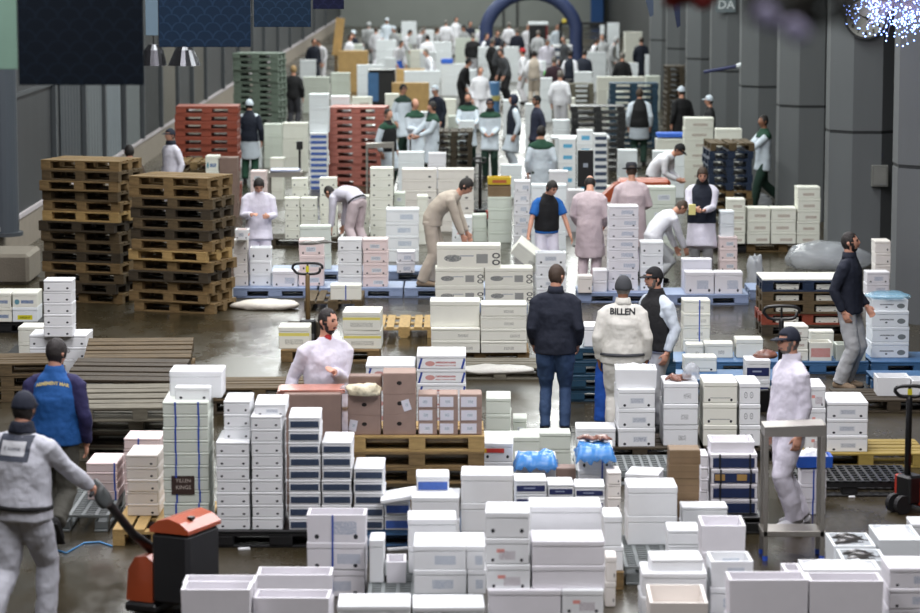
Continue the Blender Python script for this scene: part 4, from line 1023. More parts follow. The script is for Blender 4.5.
pal(333, 311, 'worn wooden pallet with a yellow strapped box on it', WOOD_MID, long=False)
stack(330, 361, 285, 300, 1, 'c', z0=.144, d=.3, straps=(0,), single='long cream box with blue strap on wooden pallet by handle loop')
pal(620, 303, 'blue-grey plastic pallet under the tall labelled tower', PL_BLUEGREY, 'plastic')
pal(706, 305, 'blue-grey plastic pallet before the man with yellow pad', PL_BLUEGREY, 'plastic')
pal(792, 300, 'blue-grey plastic pallet behind the navy pallet stack', PL_BLUEGREY, 'plastic')
stack(608, 638, 206, 291, 8, 'lbp', 'tall labelled tower', z0=.15, d=.35, jit=.6)
stack(640, 663, 242, 291, 4, 'd', 'stack beside labelled tower', z0=.15, d=.35)
stack(600, 607, 217, 282, 6, 'd1', 'thin stack behind labelled tower', d=.2)
stack(593, 607, 270, 292, 2, 'l', 'small pair by labelled tower', z0=.15, d=.3)
stack(567, 589, 276, 303, 2, 'd1', 'low pair at long coat', d=.3) if False else None
stack(578, 592, 276, 293, 1, 'd1', z0=.15, d=.25, single='low white box at the feet of the long pinkish coat')
stack(536, 566, 253, 300, 4, 'dl', 'stack under blue-shirted man', top='open', d=.35)
stack(685, 714, 272, 294, 1, 'lbp', z0=.15, d=.28, single='lilac-white printed box before the man with yellow pad')
stack(715, 743, 272, 294, 1, 'lbp', z0=.15, d=.28, single='lilac-white printed box at the end of blue-grey pallet')
stack(682, 712, 259, 289, 3, 'l', 'low stack before yellow pad', z0=.15, d=.22)
stack(719, 737, 237, 282, 4, 'dp', 'pink stack by yellow-pad man', d=.3)
stack(720, 734, 211, 237, 2, 'o', 'pair atop pink stack', z0=.675, d=.28)
# ---- pile behind the clock pillar
pal(783, 252, 'wooden pallet under the pile beside clock pillar', WOOD)
pal(722, 252, 'black plastic pallet by the pile beside clock pillar', PL_BLACK, 'plastic', long=False)
stack(727, 745, 199, 244, 4, 'br', 'first column, clock pile', z0=.15, d=.4)
stack(747, 770, 208, 244, 3, 'br', 'second column, clock pile', z0=.144, d=.4)
stack(771, 796, 208, 244, 3, 'br', 'third column, clock pile', z0=.144, d=.4)
stack(797, 820, 187, 244, 5, 'br', 'tallest column, clock pile', z0=.144, d=.4)
pal(730, 222, 'KIND pallet', n=10, desc='navy tower by pillars', long=False, ms=[WOOD_MID, PL_NAVY, PL_NAVY, PL_NAVY, PL_NAVY, PL_NAVY, WOOD, WOOD_MID, WOOD, WOOD_MID])
stack(874, 890, 241, 300, 5, 'd1', 'stack against nearest pillar', d=.4)
stack(866, 889, 272, 306, 3, 'lbp', 'low stack before nearest pillar', d=.3)
stack(684, 713, 118, 190, 7, 'br', 'brown-print tower', d=.5)
stack(715, 741, 129, 202, 5, 'c', 'cream stack behind navy tower', d=.4)
stack(889, 897, 120, 236, 8, 'o', 'stack between two pillars', d=.4)
# ---- rows behind the blue-grey pallets
pal(303, 247, 'dark wooden pallet under the cream columns', WOOD_DARK)
pal(378, 246, 'dark wooden pallet behind the stooping worker', WOOD_DARK)
stack(285, 300, 198, 239, 4, 'dc', 'first cream column', z0=.144, d=.3)
stack(301, 317, 198, 239, 4, 'dc', 'second cream column', z0=.144, d=.3)
stack(292, 308, 178, 235, 6, 'dc', 'tall cream column', z0=.144, d=.24)
stack(320, 337, 178, 237, 6, 'dc', 'cream column by stooping worker', z0=.144, d=.3)
stack(370, 393, 168, 238, 7, 'dc', 'cream tower behind stooping worker', z0=.144, d=.4)
stack(348, 369, 196, 236, 4, 'dc', 'low column behind stooping worker', z0=.144, d=.35)
stack(402, 437, 169, 232, 6, 'd1', 'wide stack, left', d=.4, words='cream foam box')
stack(438, 474, 169, 232, 6, 'd1', 'wide stack beside bending worker', d=.4, words='cream foam box')
stack(394, 405, 193, 236, 4, 'lg', 'narrow stack behind bending worker', d=.4, z0=.144)
stack(417, 428, 196, 245, 3, 'c', 'cream stack behind bending worker', d=.4)
stack(386, 419, 209, 262, 4, 'lb', 'stack before bending worker', d=.4)
stack(452, 472, 217, 250, 3, 'rd', 'stack beside bending head', d=.4)
stack(473, 487, 215, 242, 2, 'g', 'low green stack', d=.4)
stack(488, 512, 197, 243, 4, 'g', 'green stack under crates', d=.45)
yc = stack(488, 511, 186, 197, 2, 'co', 'flat pair under yellow crate', z0=.78, d=.4)[0]
t = empty('yellow_crate', yc.location + Vector((0, 0, .115)), 0, 'yellow shallow crate topping the brown flat cartons behind fish-print boxes', 'crate')
link('crate_body', tray_mesh(.40, .38, .12), mat('crate_yellow', lin(206, 176, 40), .5, var=.1), t); MB().box(-.12, .12, -.193, -.1905, .03, .08).build('printed_label', mat('crate_print', lin(178, 92, 50), .5), t)
stack(514, 530, 181, 246, 6, 'lbp', 'stack by blue-shirted man', d=.35)
stack(531, 566, 185, 262, 5, 'o', 'wide stack behind blue-shirted man', d=.4)
stack(549, 568, 171, 236, 5, 'l', 'narrow stack behind blue-shirted man', d=.3)
stack(644, 675, 187, 258, 4, 'lg', 'stack behind stooping white coat', d=.4)
stack(594, 607, 134, 198, 9, 'sb', 'slate-label stack by monitor', d=.4)
stack(559, 576, 139, 196, 5, 'bw', 'low stack by steel table', d=.35)
stack(577, 593, 130, 194, 5, 'bw', 'high stack by steel table', d=.35)
stack(618, 637, 150, 190, 3, 'o', 'stack at black-vested man', d=.4)
stack(653, 684, 151, 198, 3, 'o', 'stack beside black-vested man', d=.4)
stack(656, 684, 139, 178, 3, 'c', 'stack under blue cover', d=.4)
stack(545, 590, 189, 226, 3, 'c', 'low stack behind long coats', d=.3) if False else None
stack(607, 646, 186, 216, 2, 'c', 'low pair by orange machine', d=.3)
stack(567, 591, 190, 232, 3, 'l', 'stack behind bald long-coat man', d=.3)
pal(598, 171, 'black plastic pallet', PL_BLACK, n=10, desc='tower beside monitor')
pal(634, 147, 'black plastic pallet', PL_TEAL, n=11, desc='tower behind black vest')
pal(681, 130, 'dark wooden pallet', WOOD_DARK, n=12, desc='tower behind white cap', long=False)
pal(573, 119, 'grey wooden pallet', WOOD_GREY, n=7, desc='far grey stack')
pal(207, 208, 'red plastic pallet', PL_RED, 'plastic', n=13, desc='red tower')
pal(195, 216, 'wooden pallet', n=7, desc='stack before red tower', long=False, ms=[WOOD, WOOD_MID])
stack(206, 219, 156, 218, 4, 'gt', 'stack before red tower', d=.4)
stack(220, 238, 158, 218, 4, 'cb', 'carton stack before red tower', d=.4)
pal(256, 141, 'grey-green plastic pallet', PL_GREEN, 'plastic', n=15, desc='grey-green tower', yaw=-12)
pal(357, 186, 'faded red plastic pallet', PL_PINKRED, 'plastic', n=11, desc='faded red tower', yaw=-6)
stack(310, 328, 133, 190, 10, 'bl', 'blue-label tower', d=.4)
stack(309, 329, 94, 133, 3, 'o', 'white top, blue-label tower', z0=1.16, d=.4)
stack(331, 350, 96, 182, 6, 'o', 'white tower by red pallets', d=.4)
stack(251, 267, 171, 228, 5, 'dp', 'stack behind steel scale', d=.35)
stack(270, 284, 158, 200, 4, 'c', 'stack at the steel scale', d=.35)
stack(264, 282, 124, 168, 4, 'g', 'stack behind dark-jacket man', d=.4)
stack(283, 308, 123, 172, 3, 'c', 'stack by blue-label tower', d=.4)
stack(367, 380, 130, 182, 5, 'o', 'stack at green-collar man', d=.3)
stack(398, 424, 152, 202, 5, 'o', 'stack below cane', d=.35)
pal(454, 178, 'dark wooden pallet', WOOD_DARK, n=7, desc='stack among green collars', long=False)
stack(501, 522, 165, 198, 3, 'o', 'stack at cap man', d=.35)
stack(428, 446, 153, 198, 4, 'l', 'stack behind cane man', d=.3)
stack(525, 545, 176, 216, 4, 'l', 'stack under green yoke', d=.3)
# ---- farthest rows
def lean(x, y, z, tilt, m, label, yaw=0):
    p = G(x, y); pallet((p.x, p.y+.4, z), 0, m, label, rot=(math.radians(tilt), 0, math.radians(yaw)))
lean(136, 396, .355, 8, WOOD_MID, 'pale wooden pallet lying tilted on the rear low pile', 3)
lean(124, 436, .50, 8, WOOD_DARK, 'dark wooden pallet lying tilted behind the blue vest', -4)
lean(138, 468, .51, 8, WOOD_GREY, 'grey slatted wooden pallet lying tilted on the front low pile', 4)
FAR = [(331, 350, 73, 112, 4, 'g', 'stack by far carton'), (303, 329, 77, 113, 4, 'g', 'far stack by black-clad man'), (357, 383, 65, 100, 4, 'o', 'far stack before tan carton'),
       (352, 372, 97, 128, 3, 'br', 'far stack by red tower'), (404, 440, 71, 104, 3, 'o', 'far long stack'), (441, 470, 64, 96, 3, 'o', 'far stack with blue tray'),
       (624, 642, 32, 86, 6, 'c', 'far tower by dark coat'), (600, 619, 23, 76, 6, 'o', 'far tower by blue post'), (618, 638, 63, 101, 4, 'o', 'far stack at grey hood'),
       (597, 645, 77, 114, 3, 'c', 'far long counter stack'), (478, 519, 47, 82, 4, 'o', 'far stack under arch'), (521, 546, 61, 97, 4, 'o', 'far stack by red cap'), (586, 606, 52, 92, 4, 'o', 'far stack at arch foot'),
       (553, 572, 45, 84, 5, 'sb', 'far slate-label stack'), (430, 452, 42, 78, 4, 'o', 'far stack at white overalls'), (455, 478, 38, 72, 4, 'g', 'far stack before back wall'),
       (348, 362, 44, 80, 3, 'g', 'far stack by white helmet'), (376, 396, 40, 76, 4, 'o', 'far stack by white hat'), (503, 520, 100, 138, 4, 'o', 'far stack by grey hoodie'),
       (440, 456, 99, 134, 4, 'c', 'far stack behind collars'), (476, 492, 96, 130, 3, 'g', 'far stack by blue barrel'), (608, 624, 92, 126, 4, 'g', 'far stack behind black tower'),
       (555, 575, 98, 136, 4, 'c', 'far stack below grey pallets'), (646, 660, 76, 112, 4, 'g', 'far stack near wooden tower'),
       (385, 399, 94, 138, 4, 'c', 'far stack by capped man'), (420, 436, 52, 90, 4, 'o', 'far stack by blue-white worker'), (525, 538, 104, 150, 5, 'o', 'far stack behind navy hood'),
       (362, 380, 30, 62, 4, 'o', 'farthest stack, first'), (390, 412, 34, 66, 4, 'g', 'farthest stack, second'), (420, 434, 30, 60, 4, 'o', 'farthest stack, third'), (470, 492, 30, 58, 4, 'g', 'farthest stack, fourth'), (528, 552, 36, 62, 3, 'o', 'farthest stack, fifth'), (560, 580, 40, 62, 3, 'g', 'farthest stack, sixth'),
       (410, 428, 50, 84, 4, 'c', 'far stack by notice stand'), (462, 476, 70, 110, 4, 'o', 'far stack before hunched man'), (540, 552, 78, 122, 4, 'o', 'far stack by orange barrel'), (574, 592, 72, 110, 4, 'o', 'far stack by patched jacket'),
       (300, 316, 60, 92, 3, 'o', 'far stack by navy man'), (645, 658, 55, 96, 5, 'o', 'far stack by long dark coat'), (420, 440, 112, 148, 3, 'o', 'far stack behind cane worker'),
       (448, 470, 116, 156, 4, 'g', 'far stack behind box carrier'), (553, 570, 120, 168, 5, 'o', 'far stack beside black tower'), (346, 364, 118, 160, 3, 'o', 'far stack behind faded red tower'), (240, 262, 138, 168, 3, 'o', 'stack before grey-green tower'),
       (385, 396, 58, 92, 4, 'o', 'far stack by dark bin')]
for a, b, yt, yb, n, st, ds in FAR: stack(a, b, yt, yb, n, st, ds, d=.4)
stack(338, 368, 51, 92, 2, 'cy', 'far tan pair by wall', d=.6)
stack(396, 431, 69, 98, 2, 'cy', 'far tan pair, rear', d=.4)
stack(392, 429, 83, 116, 2, 'cy', 'far tan pair, front', d=.4)
# ================================================================= equipment and hangings
# ---- powered pallet truck
pt = empty('electric_pallet_truck', G(186, 612), 0, 'orange and black electric pallet truck pulled by the worker in grey-white jacket', 'pallet truck')
TR = Matrix.Rotation(math.radians(-25), 4, 'Z')
MB().box(-.16, .17, -.24, .24, .10, .655, .03, TR).build('battery_housing', mat('black_housing', lin(27, 28, 31), .45, var=.15), pt)
q = MB(); pr = [(-.165, .656), (-.165, .69), (-.10, .745), (0, .768), (.10, .74), (.175, .685), (.175, .656)]
q.prism(pr, -.245, .245, TR); q.build('hood', ORANGE, pt)
MB().box(.08, .12, -.10, -.05, .74, .765, 0, TR).build('key_switch', BLACK, pt)
q = MB(); q.prism([(-.40, .10), (-.165, .10), (-.165, .42), (-.22, .455), (-.32, .44), (-.38, .34)], -.21, .21, TR); q.build('drive_cover', ORANGE, pt)
MB().box(-.40, -.12, -.25, .25, .02, .095, .02, TR).build('skirt', BLACK, pt)
for sy in (-.17, .17): MB().box(.175, 1.0, sy-.07, sy+.07, .05, .10, .01, TR).build('fork', BLACK, pt)
MB().lathe([(.10, -.04), (.10, .04)], 18, M=TR @ Matrix.Translation((-.27, 0, .101)) @ Matrix.Rotation(PI/2, 4, 'X') if False else TR @ Matrix.Translation((-.27, 0, .1)) @ Matrix.Rotation(PI/2, 4, 'X')).build('wheel', RUBBER, pt)
grip_y = G(95, 626).y
g0 = TR @ Vector((-.27, 0, .45)); GRIP = AT(93, 492, grip_y) - G(186, 612)
q = MB(); q.tube([g0, g0.lerp(GRIP, .35)+Vector((0, 0, -.03)), g0.lerp(GRIP, .7)+Vector((0,0,.02)), g0.lerp(GRIP, .86)+Vector((0, 0, .035))], [.045, .035, .034, .04], (0, 1, 0), 12); q.build('tiller_arm', BLACK, pt, smooth=True)
q = MB(); a = g0.lerp(GRIP, .80)+Vector((0, 0, .045)); q.tube([a, a.lerp(GRIP, .5)+Vector((0,0,.01)), GRIP+Vector((.05, 0, 0))], [(.10, .05), (.13, .045), (.06, .03)], (0, 1, 0), 14); q.build('tiller_head', mat('tiller_grey', lin(62, 66, 66), .5), pt, smooth=True)
q = MB(); q.tube([GRIP + Vector((0, .13, 0)), GRIP, GRIP + Vector((0, -.13, 0))], .016, (1,0,0), 10); q.build('grip', RUBBER, pt, smooth=True)
# ---- stainless stand
def stand(x0, x1, ytop, yb, d, shelf, label, feet=True, name='steel_stand'):
    a, b = G(x0, yb), G(x1, yb); w = b.x-a.x; c = (a+b)/2 + Vector((0, d/2, 0)); h = AT((x0+x1)/2, ytop, a.y).z
    t = empty(name, c, 0, label, 'stand'); e = .018
    for sx in (-1, 1):
        for sy in (-1, 1):
            l = MB().box(sx*(w/2-e)-e, sx*(w/2-e)+e, sy*(d/2-e)-e, sy*(d/2-e)+e, .04, h-.10, .003).build('leg', STEEL, t)
            MB().lathe([(.022, 0), (.024, .039)], 12, (sx*(w/2-e), sy*(d/2-e))).build('foot', mat('blue_foot', lin(50, 90, 200), .5) if feet else RUBBER, l)
    q = MB(); q.prism([(-w/2, h-.10), (w/2, h-.10), (w/2, h), (-w/2, h-.02)], -d/2, d/2); q.build('top', STEEL, t)
    if shelf: MB().box(-w/2-.01, w/2+.01, -d/2, d/2, shelf, shelf+.05, .004).build('shelf', STEEL, t)
    return t
stand(763, 824, 425, 561, .30, .20, 'stainless steel step stand before the man in navy cap')
stand(366, 394, 143, 198, .4, 0, 'stainless steel stand by the faded red pallets', False)
t = stand(268, 302, 172, 214, .5, 0, 'stainless steel weighing scale behind the sorting worker', False, 'weighing_scale')
h = (214-172)/S(214); MB().box(-.28, .28, -.2, .2, h+.001, h+.05, .01).build('weighing_plate', mat('scale_plate', lin(176, 180, 204), .4, metal=.4), t)
MB().tube([(.26, .18, h-.02), (.26, .18, h+.42)], .022, (1,0,0), 8).build('column', BLACK, t); MB().box(.2, .32, .14, .2, h+.40, h+.56, .01).build('display', BLACK, t)
t = empty('steel_table', G(580, 182), 0, 'white-topped steel table behind the green-yoked worker', 'table'); h = .93
MB().box(-.62, .62, -.3, .3, h, h+.05, .006).build('tabletop', mat('table_white', lin(214, 218, 222), .4), t)
for sx in (-.57, .57):
    for sy in (-.26, .26): MB().box(sx-.02, sx+.02, sy-.02, sy+.02, 0, h).build('leg', STEEL, t)
t = empty('black_monitor_stand', G(585, 246), 0, 'black boxy scale display on a post behind the long coats', 'display')
MB().box(-.02, .02, -.02, .02, 0, 1.0).build('post', BLACK, t); MB().box(-.13, .13, -.05, .05, 1.0, 1.62, .012).build('housing', BLACK, t); MB().box(-.04, .04, -.0535, -.0505, 1.33, 1.40).build('screen', mat('screen_grey', lin(150, 156, 168), .3), t); MB().box(-.2, .2, -.15, .15, 0, .03).build('base', BLACK, t)
# ---- hand pallet trucks
def hand_truck(x, yb, ytop, wpx, label, shaft, fork_m, lean=0.0, body=True, yaw=180, tag_strip=True):
    p = G(x, yb); t = empty('hand_pallet_truck', p, 0, label, 'pallet truck'); h = AT(x, ytop, p.y).z; w = wpx/S(yb)*.5
    MY = Matrix.Rotation(math.radians(yaw), 4, 'Z')
    n = 20; lh = .34*w*2.2; pts = []
    for i in range(n+1):
        q = 2*PI*i/n; cx, cz = math.cos(q), math.sin(q); sx = math.copysign(abs(cx)**.6, cx)*w; sz = math.copysign(abs(cz)**.6, cz)*lh/2
        pts.append((sx*(1 - .15*(sz < 0)), 0, h-lh/2+sz))
    MB().tube(pts, .017, (0, 1, 0), 8).build('handle_loop', BLACK, t, smooth=True)
    MB().tube([(0, 0, h-lh*.98), (0, .0, h-lh-.02), (0, .02+lean, .28)], [.02, .028, .03], (1, 0, 0), 10).build('shaft', shaft, t, smooth=True)
    MB().tube([(0, 0, h-lh*.98), (0, 0, h-lh*.15)], .012, (1,0,0), 8).build('lever', BLACK, t)
    if tag_strip: MB().box(-.02, .02, -.024, -.019, h-lh*.8, h-lh*.25).build('yellow_tag', mat('yellow_tag', lin(206, 196, 40), .5), t)
    if body:
        MB().box(-.10, .10, -.06, .12, .08, .34, .02, MY).build('pump', BLACK, t)
        for sx in (-.06, .06): MB().lathe([(.085, -.025), (.085, .025)], 18, M=MY @ Matrix.Translation((sx, -.1, .086)) @ Matrix.Rotation(PI/2, 4, 'Y')).build('wheel', RUBBER, t)
        for sx in (-.19, .19): MB().box(sx-.075, sx+.075, .12, 1.2, .06, .11, .008, MY).build('fork', fork_m, t)
        MB().box(-.265, .265, .06, .14, .06, .30, .01, MY).build('chassis', fork_m, t)
    return t
hand_truck(907, 512, 386, 29, 'black hand pallet truck with loop handle and yellow tag at frame edge', BLACK, mat('red_paint', lin(170, 52, 38), .4), yaw=-60)
hand_truck(308, 346, 263, 30, 'hand pallet truck with yellow-tagged black loop handle behind the bearded man', mat('shaft_brown', lin(120, 98, 64), .6), WOOD_DARK, body=True, yaw=0)
hand_truck(780, 418, 306, 36, 'hand pallet truck with plain black loop behind the navy-cap man', BLACK, BLACK, tag_strip=False, yaw=20)
hand_truck(480, 228, 158, 13, 'hand pallet truck with red forks behind the low green boxes', BLACK, mat('red_paint', lin(170, 52, 38), .4), tag_strip=False, yaw=30)
# ---- orange machine being pushed
t = empty('orange_cart', G(641, 232), 0, 'orange low cart pushed by the stooping worker behind the long coats', 'cart')
MB().box(-.42, .50, -.25, .25, .5, .95, .05).build('body', ORANGE, t)
q = MB(); q.prism([(-.80, .55), (-.42, .55), (-.42, .88), (-.5, .84)], -.25, .25); q.build('nose', ORANGE, t)
for sx in (-.4, .4): MB().lathe([(.2, -.3), (.2, .3)], 16, M=Matrix.Translation((sx, 0, .2)) @ Matrix.Rotation(PI/2, 4, 'X')).build('wheel', RUBBER, t)
MB().box(-.7, .5, -.2, .2, .38, .5).build('chassis', BLACK, t)
# ---- bags, sheets, fish
def bag(x, y, z, rx, ry, rz, m, label, seed=0, name='plastic_bag', cat='bag', amp=.5):
    p = G(x, y, z); q = MB(); q.ball((0, 0, 0), (rx, ry, rz), 28, 14); rd = random.Random(seed)
    off = Vector((rd.random()*9, rd.random()*9, rd.random()*9)); vs = []
    for v in q.v:
        v = Vector(v); n = noise.noise(v*5/max(rx, .2)*.5 + off) + .5*noise.noise(v*11/max(rx, .2)*.5+off)
        v *= 1 + amp*n*.6; v.z = max(v.z, -rz*.55); vs.append(tuple(v))
    q.v = vs; o = q.build(name, m, None, (p.x, p.y, z + rz*.56), smooth=True); return tag(o, label, cat)
def drape(x, y, z, w, d, h, m, label, seed=0, name='plastic_sheet', cat='sheet', skirt=.14):
    """a crumpled sheet over a box rim"""
    p = G(x, y, z); n = 18; rd = random.Random(seed); vs, fs = [], []; off = Vector((rd.random()*9, 3, 5))
    for j in range(n+1):
        for i in range(n+1):
            u, v = i/n*2-1, j/n*2-1
            e = max(abs(u), abs(v)); X, Y = u*w/2*min(1, 1/max(e, .01)*.98 if e > .8 else 1.22), v*d/2*min(1, 1/max(e, .01)*.98 if e > .8 else 1.22)
            zz = (h*(.4+.6*noise.noise(Vector((u*2.3, v*2.3, 1))+off)) if e < .8 else -skirt*(e-.8)/.2*(.7+.5*noise.noise(Vector((u*4, v*4, 2))+off)))
            k = 1 + .05*noise.noise(Vector((u*5, v*5, 7))+off) + (.04 if e > .85 else 0); vs.append((X*k, Y*k, zz))
    for j in range(n):
        for i in range(n): a = j*(n+1)+i; fs.append((a, a+1, a+n+2, a+n+1))
    q = MB(); q.add(vs, fs); me = q.mesh('sheet', True); o = link(name, me, m, None, (p.x, p.y, z+.012))
    sm = o.modifiers.new('thick', 'SOLIDIFY'); sm.thickness = .003; return tag(o, label, cat)
drape(595, 448, .60, .35, .42, .05, BLUEBAG, 'blue plastic bag lining the box of octopus', 2, 'plastic_bag', 'bag')
for i, (px, lb) in enumerate(((588, 'brown octopus pieces lying at one end of the blue bag'), (602, 'brown octopus pieces lying at the other end of the blue bag'))):
    q = MB(); rd = random.Random(i)
    for j in range(7): a = rd.random()*6.3; q.tube([(.0, 0, .02), (.05*math.cos(a), .05*math.sin(a), .035), (.10*math.cos(a+.4), .08*math.sin(a+.4), .02)], [.03, .022, .012], (0, 0, 1), 8)
    p = G(px, 440, .64); o = link('octopus', baked(q, [('REMESH', dict(mode='VOXEL', voxel_size=.008)), ('SMOOTH', dict(iterations=2))]), FISH_R, None, (p.x, p.y-.04, .640)); tag(o, lb, 'octopus')
q = MB(); rd = random.Random(9)
for j in range(11): a = rd.random()*6.3; x0 = rd.uniform(-.09, .09); q.tube([(x0, 0, .03), (x0+.06*math.cos(a), .06*math.sin(a), .05), (x0+.12*math.cos(a+.4), .11*math.sin(a+.4), .02)], [.034, .026, .014], (0, 0, 1), 8)
p = G(680, 381, .77); o = link('octopus', baked(q, [('REMESH', dict(mode='VOXEL', voxel_size=.008)), ('SMOOTH', dict(iterations=2))]), FISH_R, None, (p.x, p.y+.05, .762)); tag(o, 'brown octopus heaped on the box with black marks', 'octopus')
bag(691, 379, .79, .09, .08, .10, CLEARBAG, 'clear plastic bag crumpled beside the heaped octopus', 3)
drape(536, 458, .44, .40, .40, .07, BLUEBAG, 'blue plastic sheet crumpled over the white box beside the red sticker', 5, skirt=.12)
bag(765, 358, .43, .14, .10, .06, FISH_R, 'brown fish heap on the navy-labelled box', 8, 'fish_heap', 'fish', .3)
bag(365, 395, 1.085, .15, .10, .07, mat('white_pellets', lin(226, 216, 186), .4, var=.25, nscale=30, bump=.8, bscale=30), 'clear bag of creamy pellets on the first carton column', 4, amp=.6)
q = MB(); 
for j in range(4): q.box(-.29, .29, -.19, .17, .002+j*.018, .018+j*.018, .004, Matrix.Rotation(.02*(j-1), 4, 'Z') @ Matrix.Translation((.012*(j % 2), 0, 0)))
p = G(313, 394, 1.10)
for j in range(4): tag(MB().box(-.29, .29, -.17, .17, 0, .009, .003).build('fillet_sheet', SALMON, None, (p.x-.03+.02*(j % 2), p.y+.17, 1.0955+j*.0105), .02*(j-1)), 'flat salmon-coloured vacuum pack, %s of pile on big carton' % ('bottom one', 'second from bottom in', 'third from bottom in', 'topmost')[j].replace(' in', ''), 'vacuum pack', 'salmon packs on the big carton')
bag(346, 393, 1.09, .06, .08, .05, CLEARBAG, 'clear film scrap at the edge of the big carton', 6)
bag(826, 268, 0, .66, .4, .27, CLEARBAG, 'big clear plastic film bundle on the floor by the clock pillar', 1, amp=.35)
bag(757, 207, .0, .3, .25, .18, CLEARBAG, 'clear plastic film heap behind the clock-pillar pile', 7, amp=.35)
b6 = bag(890, 301, .70, .27, .26, .055, mat('blue_film', lin(140, 190, 214), .2, var=.05, alpha=.45, bump=.5, bscale=10), 'pale blue plastic film bunched over the oval-printed boxes', 5, amp=.3); b6.location = OV[0].location + Vector((0, 0, .16))
bag(755, 289, .0, .12, .12, .34, CLEARBAG, 'crumpled clear bag standing beside the navy pallet stack', 15)
bag(266, 309, 0, .46, .22, .09, mat('white_film', lin(214, 208, 196), .4, var=.1, bump=.5), 'white plastic sheet heaped on the floor before the blue-grey pallets', 11, 'plastic_sheet', 'sheet', .3)
bag(496, 372, .20, .42, .26, .05, mat('grey_film', lin(168, 166, 158), .35, var=.15, bump=.6), 'grey plastic film lying on the pallet before the cream boxes', 12, 'plastic_sheet', 'sheet', .3)
bag(690, 300, .0, .10, .08, .06, CLEARBAG, 'scrap of clear film on the floor by blue-grey pallets', 13) if False else None
for i in range(2):
    p = G(313+8*i, 243, .90); tag(link('silver_fish', cached(('fish', .3, 's'), lambda: fish_mesh(.36)), FISH, None, (p.x-.02+.05*i, p.y+.05+.16*i, .885), .1+.1*i), ('silver fish lying on the pink stack, front one', 'silver fish lying on the pink stack, rear one')[i], 'fish')
tag(heap_o := link('orange_fillets', heap_mesh(.2, .2, 0, .05, 4), mat('orange_fillet', lin(216, 122, 84), .4), None, tuple(G(241.5, 232, 1.0))), 'orange fillets in the small open box before the sorting worker', 'fillets'); heap_o.location = OT[0].location + Vector((0, 0, .07))
t = empty('blue_tray', G(815, 470, .4145) + Vector((0, .13, 0)), 0, 'blue tray of ice on boxes behind the steel stand', 'tray'); link('tray', tray_mesh(.32, .24, .10), mat('tray_blue', lin(40, 92, 190), .4), t); link('ice', heap_mesh(.27, .19, .08, .08, 3), ICE, t); t.location.z = .4312
tag(MB().box(-.33, .33, -.2, .2, 0, .10, .02).build('blue_cover', mat('cover_blue', lin(56, 108, 214), .5), None, G(672, 178)+Vector((0, .24, .875))), 'bright blue plastic tray on boxes beside the black-vested man', 'tray')
tag(MB().box(-.2, .2, -.2, .2, 0, .16, .02).build('blue_crate', mat('cover_blue', lin(56, 108, 214), .5), None, AT(447, 63.5, G(455, 96).y+.2)), 'small bright blue crate on the far white boxes', 'crate')
# far barrel, bins and frames
def at_base(x, y): return G(x, y)
t = empty('orange_barrel', G(547, 106), 0, 'orange barrel with a bright green bag on it among the far crowd', 'barrel'); MB().lathe([(.24, 0), (.27, .3), (.27, .6), (.24, .85)], 20).build('drum', mat('barrel_orange', lin(160, 76, 50), .5), t); MB().ball((0, 0, .95), (.24, .2, .15)).build('lid', mat('green_lid', lin(70, 170, 70), .4), t, smooth=True)
t = empty('blue_barrel', G(492, 112), 0, 'pale blue and yellow bin below the grey-hooded worker', 'bin'); MB().lathe([(.22, 0), (.24, .9)], 18).build('drum', mat('barrel_blue', lin(86, 130, 176), .5), t); MB().lathe([(.245, .35), (.245, .5)], 18).build('band', mat('band_yellow', lin(190, 180, 110), .5), t)
t = empty('wheeled_bin', G(382, 104), 0, 'dark wheeled bin with a blue side behind faded red pallets', 'bin'); MB().box(-.42, .42, -.3, .3, .0, 1.05, .04).build('tub', BLACK, t); MB().box(-.44, -.10, -.32, -.302, .1, 1.0).build('blue_side', PL_BLUE, t); MB().box(-.45, .45, -.33, .33, 1.051, 1.1, .02).build('lid', BLACK, t)
t = empty('tan_board', G(338, 92)+Vector((-.1, .75, 0)), 0, 'tan cardboard flap standing upright behind the far tan cartons', 'board'); MB().box(-.28, .02, 0, .02, 1.2, 2.5, 0, Matrix.Rotation(.12, 4, 'Y')).build('board', foam_mat('cy', CARD_Y, None, .16), t); MB().box(-.04, .04, 0, .02, 0, 1.22).build('prop', WOOD, t)
t = empty('roll_cage', G(583, 78), 0, 'black metal roll frame among far stacks beside the arch', 'frame'); 
for x in (-.85, .85): MB().box(x-.05, x+.05, -.05, .05, 0, 2.1).build('post', BLACK, t)
MB().box(-.85, .85, -.05, .05, 2.0, 2.1).build('top_bar', BLACK, t); MB().box(-.85, .85, -.05, .05, .9, .96).build('shelf', BLACK, t)
t = empty('door_frame', (G(516, 36).x, YB-.06, 0), 0, 'black door frame on the far back wall inside the arch', 'frame')
for x in (-.42, .42): MB().box(x-.06, x+.06, -.05, .05, 0, 2.3).build('post', BLACK, t)
MB().box(-.48, .48, -.05, .05, 2.3, 2.42).build('top_bar', BLACK, t)
t = empty('dark_cabinet', G(538, 72), 0, 'dark cabinet with a red edge under the inflatable arch', 'cabinet'); MB().box(-.36, .30, -.3, .3, 0, 1.85, .02).build('body', BLACK, t); MB().box(.301, .37, -.3, .3, 0, 1.85).build('red_side', mat('cab_red', lin(120, 40, 40), .5), t); MB().box(-.4, .4, -.34, .34, 1.851, 1.97, .02).build('top', foam_mat('o', COOL), t)
t = empty('blue_post', (8.35, YB-.45, 0), 0, 'blue painted post in the far corner', 'post'); MB().box(-.38, .38, -.3, .3, 0, 8.0, .02).build('shaft', mat('post_blue', lin(30, 76, 132), .5), t); MB().box(-.46, .46, -.38, .38, 0, .12).build('base', BLACK, t)
